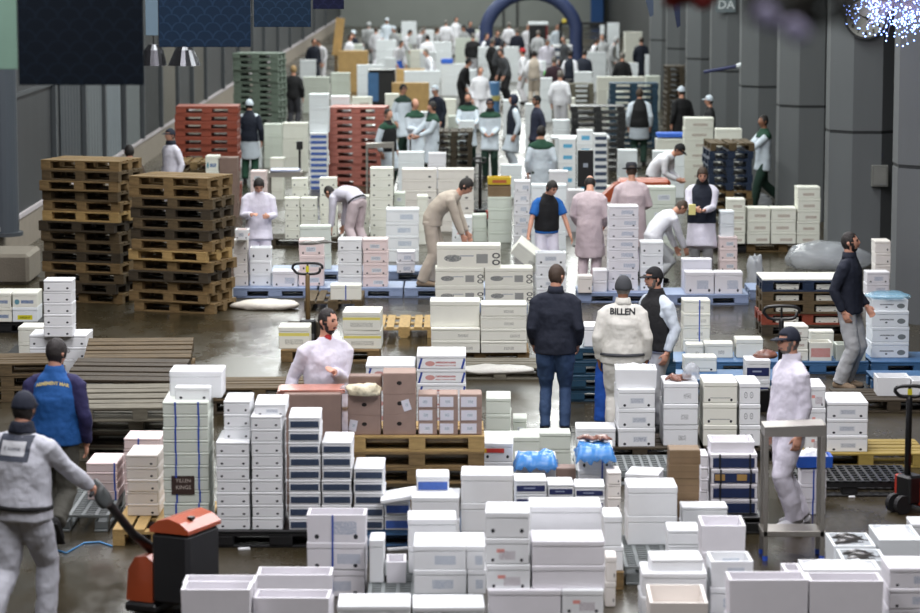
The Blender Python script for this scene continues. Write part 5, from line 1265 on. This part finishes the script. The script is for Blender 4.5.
t = empty('white_easel', G(409, 72), 0, 'white notice stand among the far workers', 'sign'); MB().box(-.3, .3, -.02, .02, 1.1, 2.0, .01).build('panel', foam_mat('o', COOL), t)
for x in (-.26, .26): MB().box(x-.03, x+.03, -.02, .02, 0, 1.099).build('leg', STEEL, t)
# inflatable arch
c = G(531, 80); s_ = S(80); R0 = 1.72
t = empty('inflatable_arch', c, 0, 'navy inflatable arch standing before the far back wall', 'arch')
q = MB(); pts = [(-R0, 0, 0), (-R0, 0, .7), (-R0*.97, 0, 1.3)] + [(R0*math.cos(a), 0, 1.6+1.62*math.sin(a)) for a in [PI - .25 - i*(PI-.5)/14 for i in range(15)]] + [(R0*.97, 0, 1.3), (R0, 0, .7), (R0, 0, 0)]
q.tube(pts, .25, (0, 1, 0), 16, .1); q.build('tube', cloth('arch_navy', (44, 56, 92), .6), t, smooth=True)
MB().box(-1.5, -1.42, -.36, -.32, 0, .04).build('valve', BLACK, t); MB().ball((1.22, -.29, 2.2), (.09, .03, .09)).build('emblem', mat('emblem_yellow', lin(200, 180, 70), .5), t)
q = text_mesh('SEAFOOD', .0001) if False else None
# ---- hangings
BAN_M = {}
def banner_mat(rgb):
    m, nt, b = new_mat('scale_banner_%d' % rgb[0]); tc = nt.nodes.new('ShaderNodeTexCoord'); sp = nt.nodes.new('ShaderNodeSeparateXYZ'); nt.links.new(tc.outputs['Object'], sp.inputs[0])
    u, v = E(nt, sp.outputs[0])*7.0, E(nt, sp.outputs[2])*14.0
    row = v.floor(); fu = ((u + row*.5).mod(1.0) - .5); fv = v - row
    d = (fu*fu + fv*fv*.25).sqrt(); line = (d - .5).abs().lt(.05)
    nt.links.new(mixc(nt, line, lin(*rgb), lin(*[min(255, c_*1.22+2) for c_ in rgb])), b.inputs['Base Color']); b.inputs['Roughness'].default_value = .8; b.inputs['Specular IOR Level'].default_value = .1; return m
def banner(x0, x1, yb, Y, rgb, side, label, srgb=(150, 180, 176)):
    a = AT(x0, yb, Y); b = AT(x1, yb, Y); w = b.x-a.x; t = empty('hanging_banner', ((a.x+b.x)/2, Y, a.z), 0, label, 'banner')
    H = min(3.6, 7.7-a.z)
    MB().box(-w/2, w/2, -.01, .01, 0, H, .003).build('printed_panel', banner_mat(rgb), t)
    if side:
        sw = AT(x0, yb, Y).x - AT(side, yb, Y).x; MB().box(-w/2-sw, -w/2-.004, -.01, .01, .10, H, .003).build('pale_panel', mat('banner_pale_%d' % srgb[0], lin(*srgb), .6, var=.06), t)
    MB().box(-w/2-.05, w/2+.05, -.02, .02, H, H+.05).build('batten', STEEL, t)
    for sx in (-w*.4, w*.4): MB().tube([(sx, 0, H+.05), (sx, 0, ZC-a.z)], .006, (1,0,0), 6).build('cord', STEEL, t)
banner(19, 144, 85, 18.0, (13, 20, 28), -12, 'nearest dark navy hanging banner with pale green edge panel', (112, 142, 126))
banner(159, 251, 47, 24.5, (27, 42, 60), 146, 'second hanging banner, dark blue scales with pale blue edge', (100, 122, 136))
banner(254, 311, 27, 30.5, (28, 43, 60), 0, 'third hanging banner of blue scale pattern')
banner(313, 344, 9, 37.5, (24, 27, 48), 0, 'farthest small hanging banner of purple-blue scales')
# lamp shade hanging behind the second banner
t = empty('hanging_lamp', (AT(183, 52, 40).x, 40, 3.33), 0, 'pair of hooded spot lamps hanging behind the blue banner', 'lamp')
for sx, sc in ((-.42, 1), (.02, 1.25)):
    q = MB(); q.lathe([(.07, .3), (.14, .22), (.19*sc, 0)], 18, (sx, 0)); q.build('shade', mat('lamp_metal', (.10, .10, .11), .25, metal=.9), t); MB().tube([(sx, 0, .3), (sx, 0, 4.8)], .01, (1,0,0), 6).build('cord', BLACK, t)
# wall clock on the pillar
Yc = 43.97
p = AT(865, 18, Yc); t = empty('wall_clock', (p.x, Yc-.06, p.z), 0, 'round grey wall clock on the pillar behind the blue light burst', 'clock')
CM = Matrix.Rotation(PI/2, 4, 'X')
MB().lathe([(.31, -.03), (.33, 0), (.33, .05)], 36, M=CM).build('rim', mat('clock_rim', lin(60, 62, 64), .5), t)
MB().lathe([(.295, .051), (.295, .055)], 36, M=CM).build('dial', mat('clock_dial', lin(168, 168, 162), .5, var=.05), t)
for n in range(1, 13):
    a = n*PI/6; nm = text_mesh(str(n), .085, .002, .002); nm.transform(Matrix.Translation((.235*math.sin(a), -.058, .235*math.cos(a))) @ CM); link('numeral', nm, BLACK, t)
for nm, a, L, wd in (('hour_hand', 2.3, .15, .012), ('minute_hand', 5.15, .22, .009)): MB().box(-wd, wd, -.064, -.06, -.03, L, 0, Matrix.Rotation(a, 4, 'Y')).build(nm, BLACK, t)
# letters DA on the sixth pillar
Yd = 64.98; p = AT(726, 5, Yd); t = empty('letter_sign', (p.x, Yd-.03, p.z), 0, 'small grey sign with letters DA on a pillar', 'sign')
MB().box(-.23, .23, -.02, .02, -.17, .17, .004).build('plate', mat('sign_plate', lin(104, 114, 118), .5), t); lt = text_mesh('DA', .28, .004, .003); lt.transform(Matrix.Translation((0, -.026, 0)) @ CM); link('lettering', lt, mat('sign_ink', lin(206, 212, 214), .5), t)
# barrier pole
p = AT(741, 65.5, 58.5); q_ = AT(704, 72, 58.5); t = empty('barrier_arm', p, 0, 'thin dark blue arm with white tip reaching between pillars', 'arm')
MB().tube([q_-p, (q_-p)*.12], .035, (0, 0, 1), 8).build('rod', mat('rod_blue', lin(44, 50, 92), .4), t); MB().tube([(q_-p)*.115, (.02, 0, .02)], .05, (0, 0, 1), 8).build('tip', foam_mat('o', COOL), t)
# junction box, wall box on the pillar
p = AT(880, 176, 43.9); t = empty('junction_box', (p.x-.0, 43.937, p.z), 0, 'small grey box fixed on the clock pillar', 'box'); MB().box(-.13, .13, -.06, .06, -.17, .17, .01).build('housing', mat('box_grey', lin(112, 112, 108), .5), t); MB().box(-.10, .10, -.066, -.0605, -.14, .14, .004).build('cover', mat('box_grey2', lin(124, 124, 120), .5), t)
# pennants
for i, (x0, x1, x2, y2, Y, lb) in enumerate(((637, 653, 650, 17, 40, 'blue-grey pennant hanging nearer the aisle'), (666, 679, 677, 28, 40.4, 'dark blue pointed pennant hanging beside the red ornament'))):
    a, b, c_ = AT(x0, -30, Y), AT(x1, -30, Y), AT(x2, y2, Y); o0 = Vector((a.x, Y, a.z)); t = empty('pennant', o0, 0, lb, 'flag')
    q = MB(); q.prism([(0, 0), (b.x-a.x, 0), (c_.x-a.x+.05, (c_.z-a.z)*.96), (c_.x-a.x, c_.z-a.z), ((c_.x-a.x)*.4, (c_.z-a.z)*.35)], -.004, .004); q.build('cloth', cloth('pennant_%d' % i, ((64, 76, 94), (30, 40, 66))[i]), t)
    MB().tube([(0, 0, 0), (0, 0, ZC-a.z)], .008, (1,0,0), 6).build('cord', STEEL, t)
# fibre light burst
cY = 35.4; c_ = AT(897, -6, cY); t = empty('fibre_light_burst', c_, 0, 'blue-white burst of fibre lights hanging before the clock', 'lights')
GL = mat('fibre_tip', (.25, .38, 1.0), .4, var=0, emit=((.24, .38, 1.0), 7.0)); GW = mat('fibre_tip_white', (.9, .9, 1), .4, var=0, emit=((.6, .7, 1.0), 8.0)); FB = mat('fibre_strand', lin(170, 150, 150), .4)
MB().ball((0, 0, .0), (.10, .10, .10)).build('hub', BLACK, t, smooth=True); MB().tube([(0, 0, .1), (0, 0, ZC-c_.z)], .012, (1,0,0), 6).build('cord', BLACK, t)
rd = random.Random(4); rest = MB(); MB_F = MB(); tip = MB().ball((0, 0, 0), .011, 8, 6).mesh('tip', True); k = 0
for i in range(760):
    a = rd.uniform(0, 2*PI); cz = rd.uniform(-1, .75); rr = (.30 + .36*rd.random()**1.3)*(1.0 if cz < .3 else .8); st = math.sqrt(1-cz*cz)
    v = Vector((rr*st*math.cos(a)*1.15, rr*st*math.sin(a)*.6, rr*cz)); vis = v.y < .1
    if i % 3 == 0 and not (vis and k < 96): MB_F.tube([v*.3, v*.97], .0028, (0, 1, .2), 4)
    if vis and k < 96:
        k += 1; link('light_tip', own(tip, GL if k % 3 else GW), None, t, v)
        if k % 2: MB().tube([v*.25, v*.97], .003, (0, 1, .2), 4).build('fibre', FB, t)
    else: rest.ball(v, .0105, 6, 4)
o = rest.build('light_points', GL, t); o['kind'] = 'stuff'; o = MB_F.build('fibre_mass', FB, t); o['kind'] = 'stuff'
# near ornaments, out of focus
t = empty('flower_ornament', AT(796, 16, 5.2), 0, 'blurred hanging ornament of olive leaves and lilac petals near the camera', 'ornament')
rd = random.Random(2); lf = MB(); 
for i in range(46):
    a = rd.random()*6.3; r_ = rd.random()**.6; p = Vector((.10*r_*math.cos(a)+.01, .05*r_*math.sin(a), .016 + .045*rd.uniform(-.7, 1))); lf.ball(p, (.02, .012, .016), 6, 4)
lo = lf.build('leaves', mat('olive_leaf', lin(46, 44, 34), .6), t, smooth=True); lo['kind'] = 'stuff'
for i, (dx, dz) in enumerate(((-.058, -.004), (-.064, .006), (-.012, -.022), (-.002, -.030))): MB().ball((dx, -.055, dz), (.022, .006, .020), 10, 6).build('petal', mat('lilac_petal', lin(190, 184, 214), .5), t, smooth=True)
MB().tube([(0, 0, .08), (0, 0, ZC-t.location.z)], .003, (1,0,0), 6).build('cord', BLACK, t)
t = empty('red_ornament', AT(690, -6, 9.0), 0, 'blurred red hanging ornament at the upper edge near the camera', 'ornament')
for i in range(7): a = i*.9; MB().ball((.06*math.cos(a), .03*math.sin(a), .02*math.sin(a*2)-.005), (.035, .025, .026), 10, 7).build('petal', mat('red_petal', lin(150, 44, 40), .5), t, smooth=True)
MB().tube([(0, 0, .03), (0, 0, ZC-t.location.z)], .003, (1,0,0), 6).build('cord', BLACK, t)
# blue band on the floor
pts = [G(x, y, .008) for x, y in ((30, 551), (50, 548), (66, 553), (84, 543), (100, 542), (112, 546))]
o = MB().tube(pts, .008, (0, 0, 1), 6, .2).build('packing_strap', mat('light_blue_strap', lin(70, 140, 196), .5), smooth=True); tag(o, 'light blue packing strap lying on the wet floor by the blue-vested man', 'strap')
for i, (x, y, r_, lb) in enumerate(((244, 550, .05, 'white foam scrap before the black pallet, nearer end'), (398, 550, .09, 'white foam shard lying before the blue pallet'), (48, 562, .07, 'white foam sliver on wet floor behind the walking worker'), (852, 498, .03, 'white foam crumb on floor before black perforated pallet'))):
    q = MB(); q.box(-r_, r_, -r_*.4, r_*.4, 0, .02, .004); tag(q.build('foam_scrap', foam_mat('w', WHITE), None, G(x, y, .0005), .3), lb, 'scrap')
# ================================================================= the people
def foot_y(yt, ht, bz=0.0): k = ht/CAM_H; return (yt - HORIZ*k)/(1-k)
def PL(label, x, yt, ht=1.75, **kw): return person(label, x, foot_y(yt, ht), ht, **kw)
def to_local(px, py, yaw, ht, q, bz=0.0):
    p = G(px, py, bz); v = Matrix.Rotation(-math.radians(yaw), 3, 'Z') @ (Vector(q) - p); return tuple(v/(ht/1.76))
EMB = mat('gold_thread', lin(196, 180, 120), .6); INK = mat('black_ink', lin(24, 26, 30), .6); GOLD = mat('yellow_print', lin(200, 180, 60), .6)
# worker with the electric truck
yw, fy, hh = 156, 634, 1.80
grip_w = AT(93, 492, grip_y)
P = person('man in grey-white jacket and navy cap pulling the orange truck', 24, fy, hh, yw, 'patchcoat', 'patchcoat', hat='cap', hatc='navy', cut='full', scarf='navy', coat_len=.84, fat=1.22, belt='black',
           rh=to_local(24, fy, yw, hh, grip_w + Vector((0, 0, .02))), lh=(.22, -.12, .80), lf=(.10, .25, 0, 20), rf=(-.10, -.20, 0, 0), head=(8, 6), bend=4)
pm = bpy.data.meshes.new('p'); q = MB(); n = 12
def plate(w, h, n=8):
    q = MB(); vs = [(-w/2+w*i/n, -h/2+h*j/n, 0) for j in range(n+1) for i in range(n+1)]; q.add(vs, [(j*(n+1)+i, j*(n+1)+i+1, (j+1)*(n+1)+i+1, (j+1)*(n+1)+i) for j in range(n) for i in range(n)]); return q.mesh('plate')
on_back(P, 'back_patch', plate(.27, .19), mat('patch_grey', lin(62, 67, 80), .7), 0, .05)
on_back(P, 'patch_field', plate(.20, .105), mat('patch_white', lin(200, 202, 206), .7), .003, .052)
on_back(P, 'lettering', text_mesh('fi home', .045, .001), mat('ink_grey', lin(70, 76, 90), .6), .006, .052)
# blue vest
P = person('man in blue vest with gold arched lettering and dark purple sleeves walking away', 58, 546, 1.77, 176, 'sleeve', 'khaki', hair='dark', cut='full', vest='vestblue', collar='vestblue', fat=1.12, glasses=True, head=(-28, 4), lf=(.09, -.12, 0, 0), rf=(-.07, .34, .10, 48), coat_len=.9)
V_ = [o for o in P['root'].children if o.name.startswith('vest')][0]
q = MB(); me = text_mesh('ARMEMENT MAR', .037, .001, .0015)
for v in me.vertices: v.co.y += .045*math.cos(v.co.x*8) - .02
on_back(P, 'lettering', me, EMB, .0, .04, V_)
# bearded man
PL('bearded man in white jacket reaching into cartons', 327, 305, 1.77, yaw=14, coat='lilac', legs='lilac', beard='dark', hair='dark', cut='short', throat='red', head=(34, 2), rh=(-.34, -.02, .90), lh=(.02, -.28, 1.22), coat_len=.80, fat=1.15, twist=6)
# navy jacket
PL('man in navy jacket and blue jeans, back turned, hands in pockets', 555, 262, 1.77, yaw=176, coat='navy', legs='jean', hair='brown', cut='short', fat=1.16, coat_len=.80, collar='navy', glasses=True, head=(-32, 0), lh=(.23, -.10, .93), rh=(-.23, -.10, .93), pole=(.25, 1, -.2), shoes='black')
# lettered coat
P = PL('man in white coat with black lettering BILLEN and grey flat cap', 622, 274, 1.70, yaw=174, coat='offwhite', legs='offwhite', hat='beanie', hatc='charcoal', hair='grey', coat_len=.80, fat=1.25, skin='dark', apron=('apron', -1.5), collar='offwhite', head=(-6, 0), belt='charcoal')
on_back(P, 'lettering', text_mesh('BILLEN', .085, .002, .003), INK, .0, .02)
q = MB(); 
for o in [o for o in P['root'].children if o.name.startswith('apron')]: pass
PL('man in black vest and black flat cap facing the lettered coat', 655, 265, 1.72, yaw=-58, coat='coolwhite', legs='lightgrey', vest='black', hat='cap', hatc='black', hair='dark', beard='grey', fat=1.12, coat_len=.86, collar='black', head=(-10, 4))
# navy-cap man in the third row
PL('man in white coat and navy cap walking behind the steel stand', 789, 324, 1.76, yaw=-72, coat='lilac', legs='lilac', hat='cap', hatc='navy', hair='grey', beard='grey', glasses=True, collar='lilac', fat=1.14, coat_len=.80, head=(4, 4), shoes='white', lf=(.08, -.03, 0, 0), rf=(-.08, .10, 0, 0), lh=(.22, -.02, .86), rh=(-.2, -.1, .86))
PL('man in dark jacket and light trousers standing by blue pallets', 847, 230, 1.80, yaw=62, coat='navy', legs='lightgrey', hair='dark', cut='short', beard='dark', collar='navy', coat_len=.80, head=(18, -6), shoes='tan', lh=(.2, -.14, .92), rh=(-.22, -.02, .90))
# the row at the blue-grey pallets
person('worker in lilac-white coat looking down at his hands', 259, 286, 1.68, 8, 'lilac', 'lilac', hair='dark', cut='full', head=(0, 34), bend=10, lh=(.13, -.33, 1.12), rh=(-.13, -.33, 1.15), coat_len=.72, fat=1.1)
person('worker stooping low with black belt, back turned', 358, 256, 1.70, -128, 'lilac', 'pinkcoat', bend=112, head=(0, -10), hair='dark', coat_len=.92, belt='black', lh=(.18, -.45, .40), rh=(-.16, -.47, .40), lf=(.13, 0, 0, 0), rf=(-.13, .02, 0, 0))
person('worker in beige coat bending over fish-print boxes', 431, 286, 1.80, 84, 'beige', 'beige', base_z=.151, bend=60, head=(0, 4), hair='dark', cut='full', coat_len=.86, lh=(.13, -.50, .74), rh=(-.14, -.46, .74), lf=(.10, -.02, 0, 0), rf=(-.10, .06, 0, 0), shoes='tan')
W4 = person('man in blue shirt and black vest tilting a foam box', 546, 290, 1.66, 14, 'blue', 'lilac', hair='dark', cut='full', vest='black', vest_short=True, short_sleeve=True, head=(26, 22), bend=12, rh=(-.36, -.22, .84), lh=(.34, -.22, .84), coat_len=.9, pole=(1, .3, -.2))
hb = W4['hands'][1]
one_box((hb.x-.06, hb.y-.24, hb.z-.26), .46, .34, .22, 0, 'mk', 'lid', 'cream foam box with black mark tilted in the hands of the blue-shirted man', rot=(.25, math.radians(38), 0))
person('bald man in long pinkish coat, back turned', 589, 288, 1.70, 168, 'pinkcoat', 'pinkcoat', hair='dark', cut='bald', coat_len=.50, head=(10, 34), bend=6, lh=(.20, -.20, .95), rh=(-.2, -.2, .95), fat=1.08)
person('man in long pinkish coat and dark brimmed hat, back turned', 631, 277, 1.74, 184, 'pinkcoat', 'lilac', hat='hat', hatc='darkgrey', hair='brown', coat_len=.50, fat=1.2, head=(0, 10), lh=(.2, -.25, 1.05), rh=(-.2, -.25, 1.05))
person('worker in white jumper stooping toward small boxes', 657, 284, 1.70, 112, 'white', 'lightgrey', bend=58, hair='brown', cut='short', head=(0, 20), coat_len=.88, pelvis=(0, .1, -.22), lh=(.15, -.45, .40), rh=(-.1, -.48, .42), lf=(.12, -.12, 0, 0), rf=(-.12, .1, 0, 0))
W8 = person('man in navy vest over lilac coat holding a yellow pad', 701, 280, 1.74, -6, 'lilac', 'lightgrey', vest='navy', hair='brown', cut='full', head=(4, 24), lh=(.05, -.33, 1.10), rh=(-.09, -.36, 1.12), coat_len=.50, fat=1.1, scarf='black')
tag(MB().box(-.075, .03, -.025, .025, -.07, .09, .006).build('yellow_pad', mat('pad_yellow', lin(226, 214, 140), .6), None, W8['hands'][1]+Vector((-.06, -.03, .0))), 'yellow paper pad held by the man in navy vest', 'pad')
person('worker stooping over the orange cart in white coat and dark cap', 652, 224, 1.72, 68, 'white', 'darkgrey', bend=62, hat='cap', hatc='black', head=(0, 10), coat_len=.88, lh=(.1, -.5, .85), rh=(-.1, -.5, .85))
# between the near rows and the crowd
PL('man in lilac coat and navy cap seen from the side, by pallet towers', 172, 128, 1.74, yaw=-50, coat='lilac', legs='lilac', hat='cap', hatc='navy', scarf='navy', coat_len=.6)
PL('dark-haired person hidden up to the head by pallet towers', 131, 144, 1.70, yaw=-160, coat='brown', legs='black', cut='full', hair='dark')
PL('man in navy jacket and white cap with white coat below, back turned', 250, 99, 1.76, yaw=176, coat='coolwhite', legs='green', vest='navy', sleeves='navy', hat='cap', hatc='coolwhite', coat_len=.52, collar='navy')
PL('person in black with blond hair, back turned, by grey-green pallets', 294, 65, 1.76, yaw=172, coat='black', legs='darkgrey', hair='blond', cut='full', hat=None)
PL('worker in white coat with green collar and dark cap, behind the pair talking', 403, 84, 1.75, yaw=40, coat='coolwhite', legs='dkgreen', yoke='dkgreen', hat='cap', hatc='black', coat_len=.5)
PL('worker in white coat with green collar over black apron', 388, 108, 1.74, yaw=50, coat='coolwhite', legs='dkgreen', yoke='green', vest='black', cut='short', hair='dark', coat_len=.5)
PL('older balding worker in white coat with green collar', 415, 98, 1.74, yaw=30, coat='coolwhite', legs='dkgreen', yoke='green', cut='bald', hair='brown', coat_len=.5, lh=(.0, -.3, 1.1), rh=(-.1, -.3, 1.1))
WC = PL('worker in long white coat with green collar, seen from the side holding a cane', 433, 101, 1.75, yaw=-66, coat='coolwhite', legs='dkgreen', yoke='green', cut='full', hair='dark', coat_len=.45, rh=(-.1, -.42, 1.06), lh=(.1, -.36, 1.04))
hd = WC['hands'][1]; t = empty('walking_cane', (hd.x, hd.y, 0), 0, 'dark thin cane held by worker in long white coat', 'cane'); MB().tube([(0, 0, 0), (0, 0, hd.z)], .016, (1,0,0), 8).build('shaft', BLACK, t); MB().ball((0, 0, hd.z+.02), .03).build('knob', BLACK, t)
PL('worker in white cap and navy jacket leaning beside green-collared group', 439, 84, 1.74, yaw=-40, coat='navy', legs='navy', hat='cap', hatc='coolwhite', vest=None, bend=14, coat_len=.8)
WB = PL('worker in white and green coat carrying a white box', 468, 92, 1.74, yaw=-4, coat='coolwhite', legs='dkgreen', yoke='green', vest=None, scarf='black', cut='short', hair='brown', coat_len=.52, lh=(.17, -.36, 1.05), rh=(-.17, -.36, 1.05))
hm_ = (WB['hands'][0]+WB['hands'][1])/2; one_box((hm_.x, hm_.y-.12, hm_.z-.06), .36, .26, .20, 0, 'o', 'lid', 'small white foam box carried by the white and green worker')
PL('worker in white coat with green yoke, hands in front, cap on', 490, 98, 1.74, yaw=-6, coat='coolwhite', legs='dkgreen', yoke='green', hat='cap', hatc='navy', scarf='black', coat_len=.62, lh=(.08, -.24, 1.0), rh=(-.08, -.24, 1.0))
PL('worker in navy vest and dark hood over white coat, side view', 514, 94, 1.76, yaw=-80, coat='coolwhite', legs='coolwhite', vest='navy', hat='hood', hatc='hood', coat_len=.5)
PL('man in navy jacket and dark cap beside the hooded worker', 537, 95, 1.75, yaw=-70, coat='hood', legs='navy', hat='cap', hatc='black', beard='dark', coat_len=.75)
PL('worker with dark green yoke on white coat, back turned', 541, 125, 1.74, yaw=178, coat='coolwhite', legs='dkgreen', yoke='green', cut='full', hair='dark', coat_len=.5)
PL('man in black vest and white shirt with green trousers, back turned', 639, 88, 1.76, yaw=178, coat='coolwhite', legs='dkgreen', vest='black', cut='full', hair='brown', coat_len=.62, fat=1.15)
PL('person in white cap and black jacket before the dark wooden tower', 681, 86, 1.75, yaw=-150, coat='black', legs='dkgreen', hat='cap', hatc='coolwhite', coat_len=.72, fat=1.1)
person('worker in white coat with green collar pushing by the pillars', 763, 209, 1.80, yaw=-72, coat='coolwhite', legs='dkgreen', yoke='green', cut='short', hair='dark', skin='dark', coat_len=.72, lh=(.1, -.42, 1.05), rh=(-.12, -.42, 1.0), lf=(.1, -.3, 0, 0), rf=(-.1, .35, .04, 35))
PL('person in white cap half hidden by a grey pillar', 709, 95, 1.72, yaw=-90, coat='black', legs='black', hat='cap', hatc='coolwhite', coat_len=.8)
# the far crowd
CR = [
 ('far man in navy jacket by the wall', 314, 38, 30, 'navy', 'navy', {}),
 ('far worker in white with blue strap, head bowed', 322, 41, -30, 'white', 'white', dict(bend=20, head=(0, 20))),
 ('far worker in navy with white helmet', 354, 30, -60, 'navy', 'navy', dict(hat='beanie', hatc='coolwhite')),
 ('far worker in pale grey coat by white helmet', 369, 22, 170, 'lightgrey', 'grey', dict(hat='hood', hatc='lightgrey')),
 ('far worker in white coat with white hat', 387, 18, 20, 'coolwhite', 'lightgrey', dict(hat='cap', hatc='coolwhite', coat_len=.5)),
 ('far person in black between white hats', 403, 20, 40, 'black', 'black', {}),
 ('far person in grey coat beside black-clad one', 413, 21, -60, 'lightgrey', 'grey', {}),
 ('far worker in white stooping, front of a pair', 402, 33, 90, 'white', 'white', dict(bend=35)),
 ('far worker in white stooping, rear of a pair', 416, 31, 90, 'white', 'white', dict(bend=30)),
 ('far worker in white and blue bending over dark trolley', 396, 44, 40, 'white', 'royal', dict(bend=35, apron=('apron', -.7))),
 ('far worker in white overalls, back turned', 446, 20, 178, 'white', 'white', dict(fat=1.1)),
 ('far dark-haired worker peering behind white overalls', 456, 17, 30, 'white', 'white', {}),
 ('far worker in dim white beside white overalls', 437, 27, 100, 'lightgrey', 'grey', {}),
 ('far worker in grey coat with dark cap', 464, 25, -40, 'lightgrey', 'grey', dict(hat='cap', hatc='black', coat_len=.6)),
 ('far man in black jacket over white trousers', 473, 33, 175, 'black', 'white', dict(fat=1.15)),
 ('far worker in navy vest beside black jacket', 486, 33, 60, 'white', 'navy', dict(vest='navy')),
 ('far worker in grey hoodie bending toward white box', 496, 44, 70, 'charcoal', 'black', dict(bend=28, hat='hood', hatc='charcoal', fat=1.15)),
 ('far dark-haired man bowing beside grey hoodie', 507, 52, -60, 'charcoal', 'black', dict(bend=24)),
 ('far worker in white under arch', 509, 22, 160, 'white', 'white', {}),
 ('far man in navy jacket under arch', 517, 28, 178, 'navy', 'white', {}),
 ('far man in dark clothes hunched over table', 461, 62, 70, 'black', 'black', dict(bend=25, hat='cap', hatc='black')),
 ('far worker in white with red cap', 523, 48, -100, 'white', 'white', dict(hat='cap', hatc='red', belt='black')),
 ('far worker in white shirt and beige overalls, back turned', 534, 50, 176, 'white', 'beige', dict(vest='beige', armband='black')),
 ('far man in white shirt, head bowed, beyond red cap', 547, 38, 10, 'lilac', 'white', dict(head=(0, 30), fat=1.2)),
 ('far person in dark purple, back turned', 554, 56, 176, 'purple', 'black', {}),
 ('far man in navy vest with white sleeves', 570, 50, 150, 'white', 'navy', dict(vest='navy')),
 ('far man in navy jacket with white patch', 583, 52, 160, 'navy', 'navy', dict(bend=15)),
 ('far worker in white before black frame', 557, 24, 20, 'coolwhite', 'black', {}),
 ('far worker in grey hooded overalls bending', 610, 40, 70, 'lightgrey', 'lightgrey', dict(bend=22, hat='hood', hatc='lightgrey')),
 ('far person in long dark coat, standing alone', 641, 37, 172, 'navy', 'black', dict(coat_len=.45)),
 ('far worker in white beside notice stand', 424, 26, 160, 'lightgrey', 'grey', {}),
 ('far dark-clad person before back wall, near arch foot', 497, 30, 30, 'navy', 'black', {}),
 ('far worker in grey through black frame', 576, 28, 30, 'lightgrey', 'grey', {}),
 ('farthest worker in white, first from wall side', 376, 27, 150, 'white', 'white', {}),
 ('farthest worker in grey beside white-hatted one', 394, 26, -40, 'lightgrey', 'white', dict(hat='beanie', hatc='coolwhite')),
 ('farthest worker in white before long white stack', 427, 36, 170, 'white', 'white', dict(bend=10)),
 ('farthest man in navy beside dark cap', 470, 21, 30, 'navy', 'grey', {}),
 ('farthest worker in white with white cap, back turned', 481, 25, 175, 'white', 'white', dict(hat='cap', hatc='coolwhite')),
 ('far man in black before arch foot', 492, 38, 120, 'black', 'black', {}),
 ('farthest worker in white through the arch', 528, 24, 10, 'white', 'white', {}),
 ('farthest worker in pale grey through the arch', 538, 30, 160, 'lightgrey', 'lightgrey', {}),
 ('far worker in dark jacket by white trays', 564, 36, -60, 'charcoal', 'black', {}),
 ('far worker in white by roll frame', 592, 40, 80, 'white', 'white', dict(bend=18)),
 ('far worker in white behind tan carton', 350, 34, 60, 'white', 'grey', {}),
 ('far worker in white stooping by small blue crate', 433, 52, -70, 'white', 'white', dict(bend=25)),
 ('far man in dark jacket by far tower', 622, 52, 175, 'black', 'black', {}),
 ('far worker in white coat behind orange barrel', 560, 70, 165, 'white', 'white', {}),
 ('far worker in white coat by blue barrel', 480, 66, 20, 'white', 'white', {}),
 ('far worker in white crouching behind arch foot', 602, 34, -20, 'lightgrey', 'darkgrey', {}),
]
for lb, x, yt, yw, ct, lg, kw in CR:
    b_ = kw.get('bend', 0); ht = 1.76; k2 = dict(cut='short', hair=random.choice(['dark', 'brown', 'dark', 'grey']), coat_len=.84, face=False); k2.update(kw)
    fy = foot_y(yt, ht*(1 - .0035*b_)); person(lb, x, fy, ht, yw, ct, lg, **k2)
import sys
if False:
    pass
def _debug():
    n = 0
    for o in bpy.data.objects:
        l = o.get('label')
        if l and o.get('category'):
            w = len([x for x in l.replace(',', ' ').split()])
            if w > 16: print('LONG', w, l)
    from math import cos, sin
    def pts(p): 
        _, x, y, w, d, yw, z0, z1, lb = p; return [(x+cos(yw)*a*w/2-sin(yw)*b*d/2, y+sin(yw)*a*w/2+cos(yw)*b*d/2) for a, b in ((-1,-1),(1,-1),(1,1),(-1,1))]
    def sep(A, B):
        for P in (A, B):
            for i in range(4):
                ex, ey = P[(i+1)%4][0]-P[i][0], P[(i+1)%4][1]-P[i][1]; nx, ny = -ey, ex; L = math.hypot(nx, ny)
                a = [(q[0]*nx+q[1]*ny)/L for q in A]; b = [(q[0]*nx+q[1]*ny)/L for q in B]
                if min(max(a), max(b)) - max(min(a), min(b)) < .02: return True
        return False
    for i in range(len(PLACED)):
        for j in range(i):
            p, q = PLACED[i], PLACED[j]
            if min(p[7], q[7]) - max(p[6], q[6]) < .02: continue
            if abs(p[1]-q[1]) > 2.5 or abs(p[2]-q[2]) > 2.5: continue
            if not sep(pts(p), pts(q)): print('HIT %s %.2f..%.2f y%.2f | %s %.2f..%.2f y%.2f' % (p[8], p[6], p[7], p[2], q[8], q[6], q[7], q[2]))
    for p in PLACED:
        if p[0] == 'stack' and p[6] > .01:
            ok = any(abs(q[7]-p[6]) < .03 and abs(q[1]-p[1]) < .9 and abs(q[2]-p[2]) < .9 and not sep(pts(p), pts(q)) for q in PLACED if q is not p)
            if not ok: print('AIR  %s z0=%.3f tops near: %s' % (p[8], p[6], [(round(q[7], 3), q[8]) for q in PLACED if q is not p and abs(q[1]-p[1]) < 1.2 and abs(q[2]-p[2]) < 1.0 and not sep(pts(p), pts(q))]))
        if p[0] == 'stack' and not (.05 < (p[7]-p[6])): print('FLAT', p)
import os
if os.environ.get('DBG'): _debug()
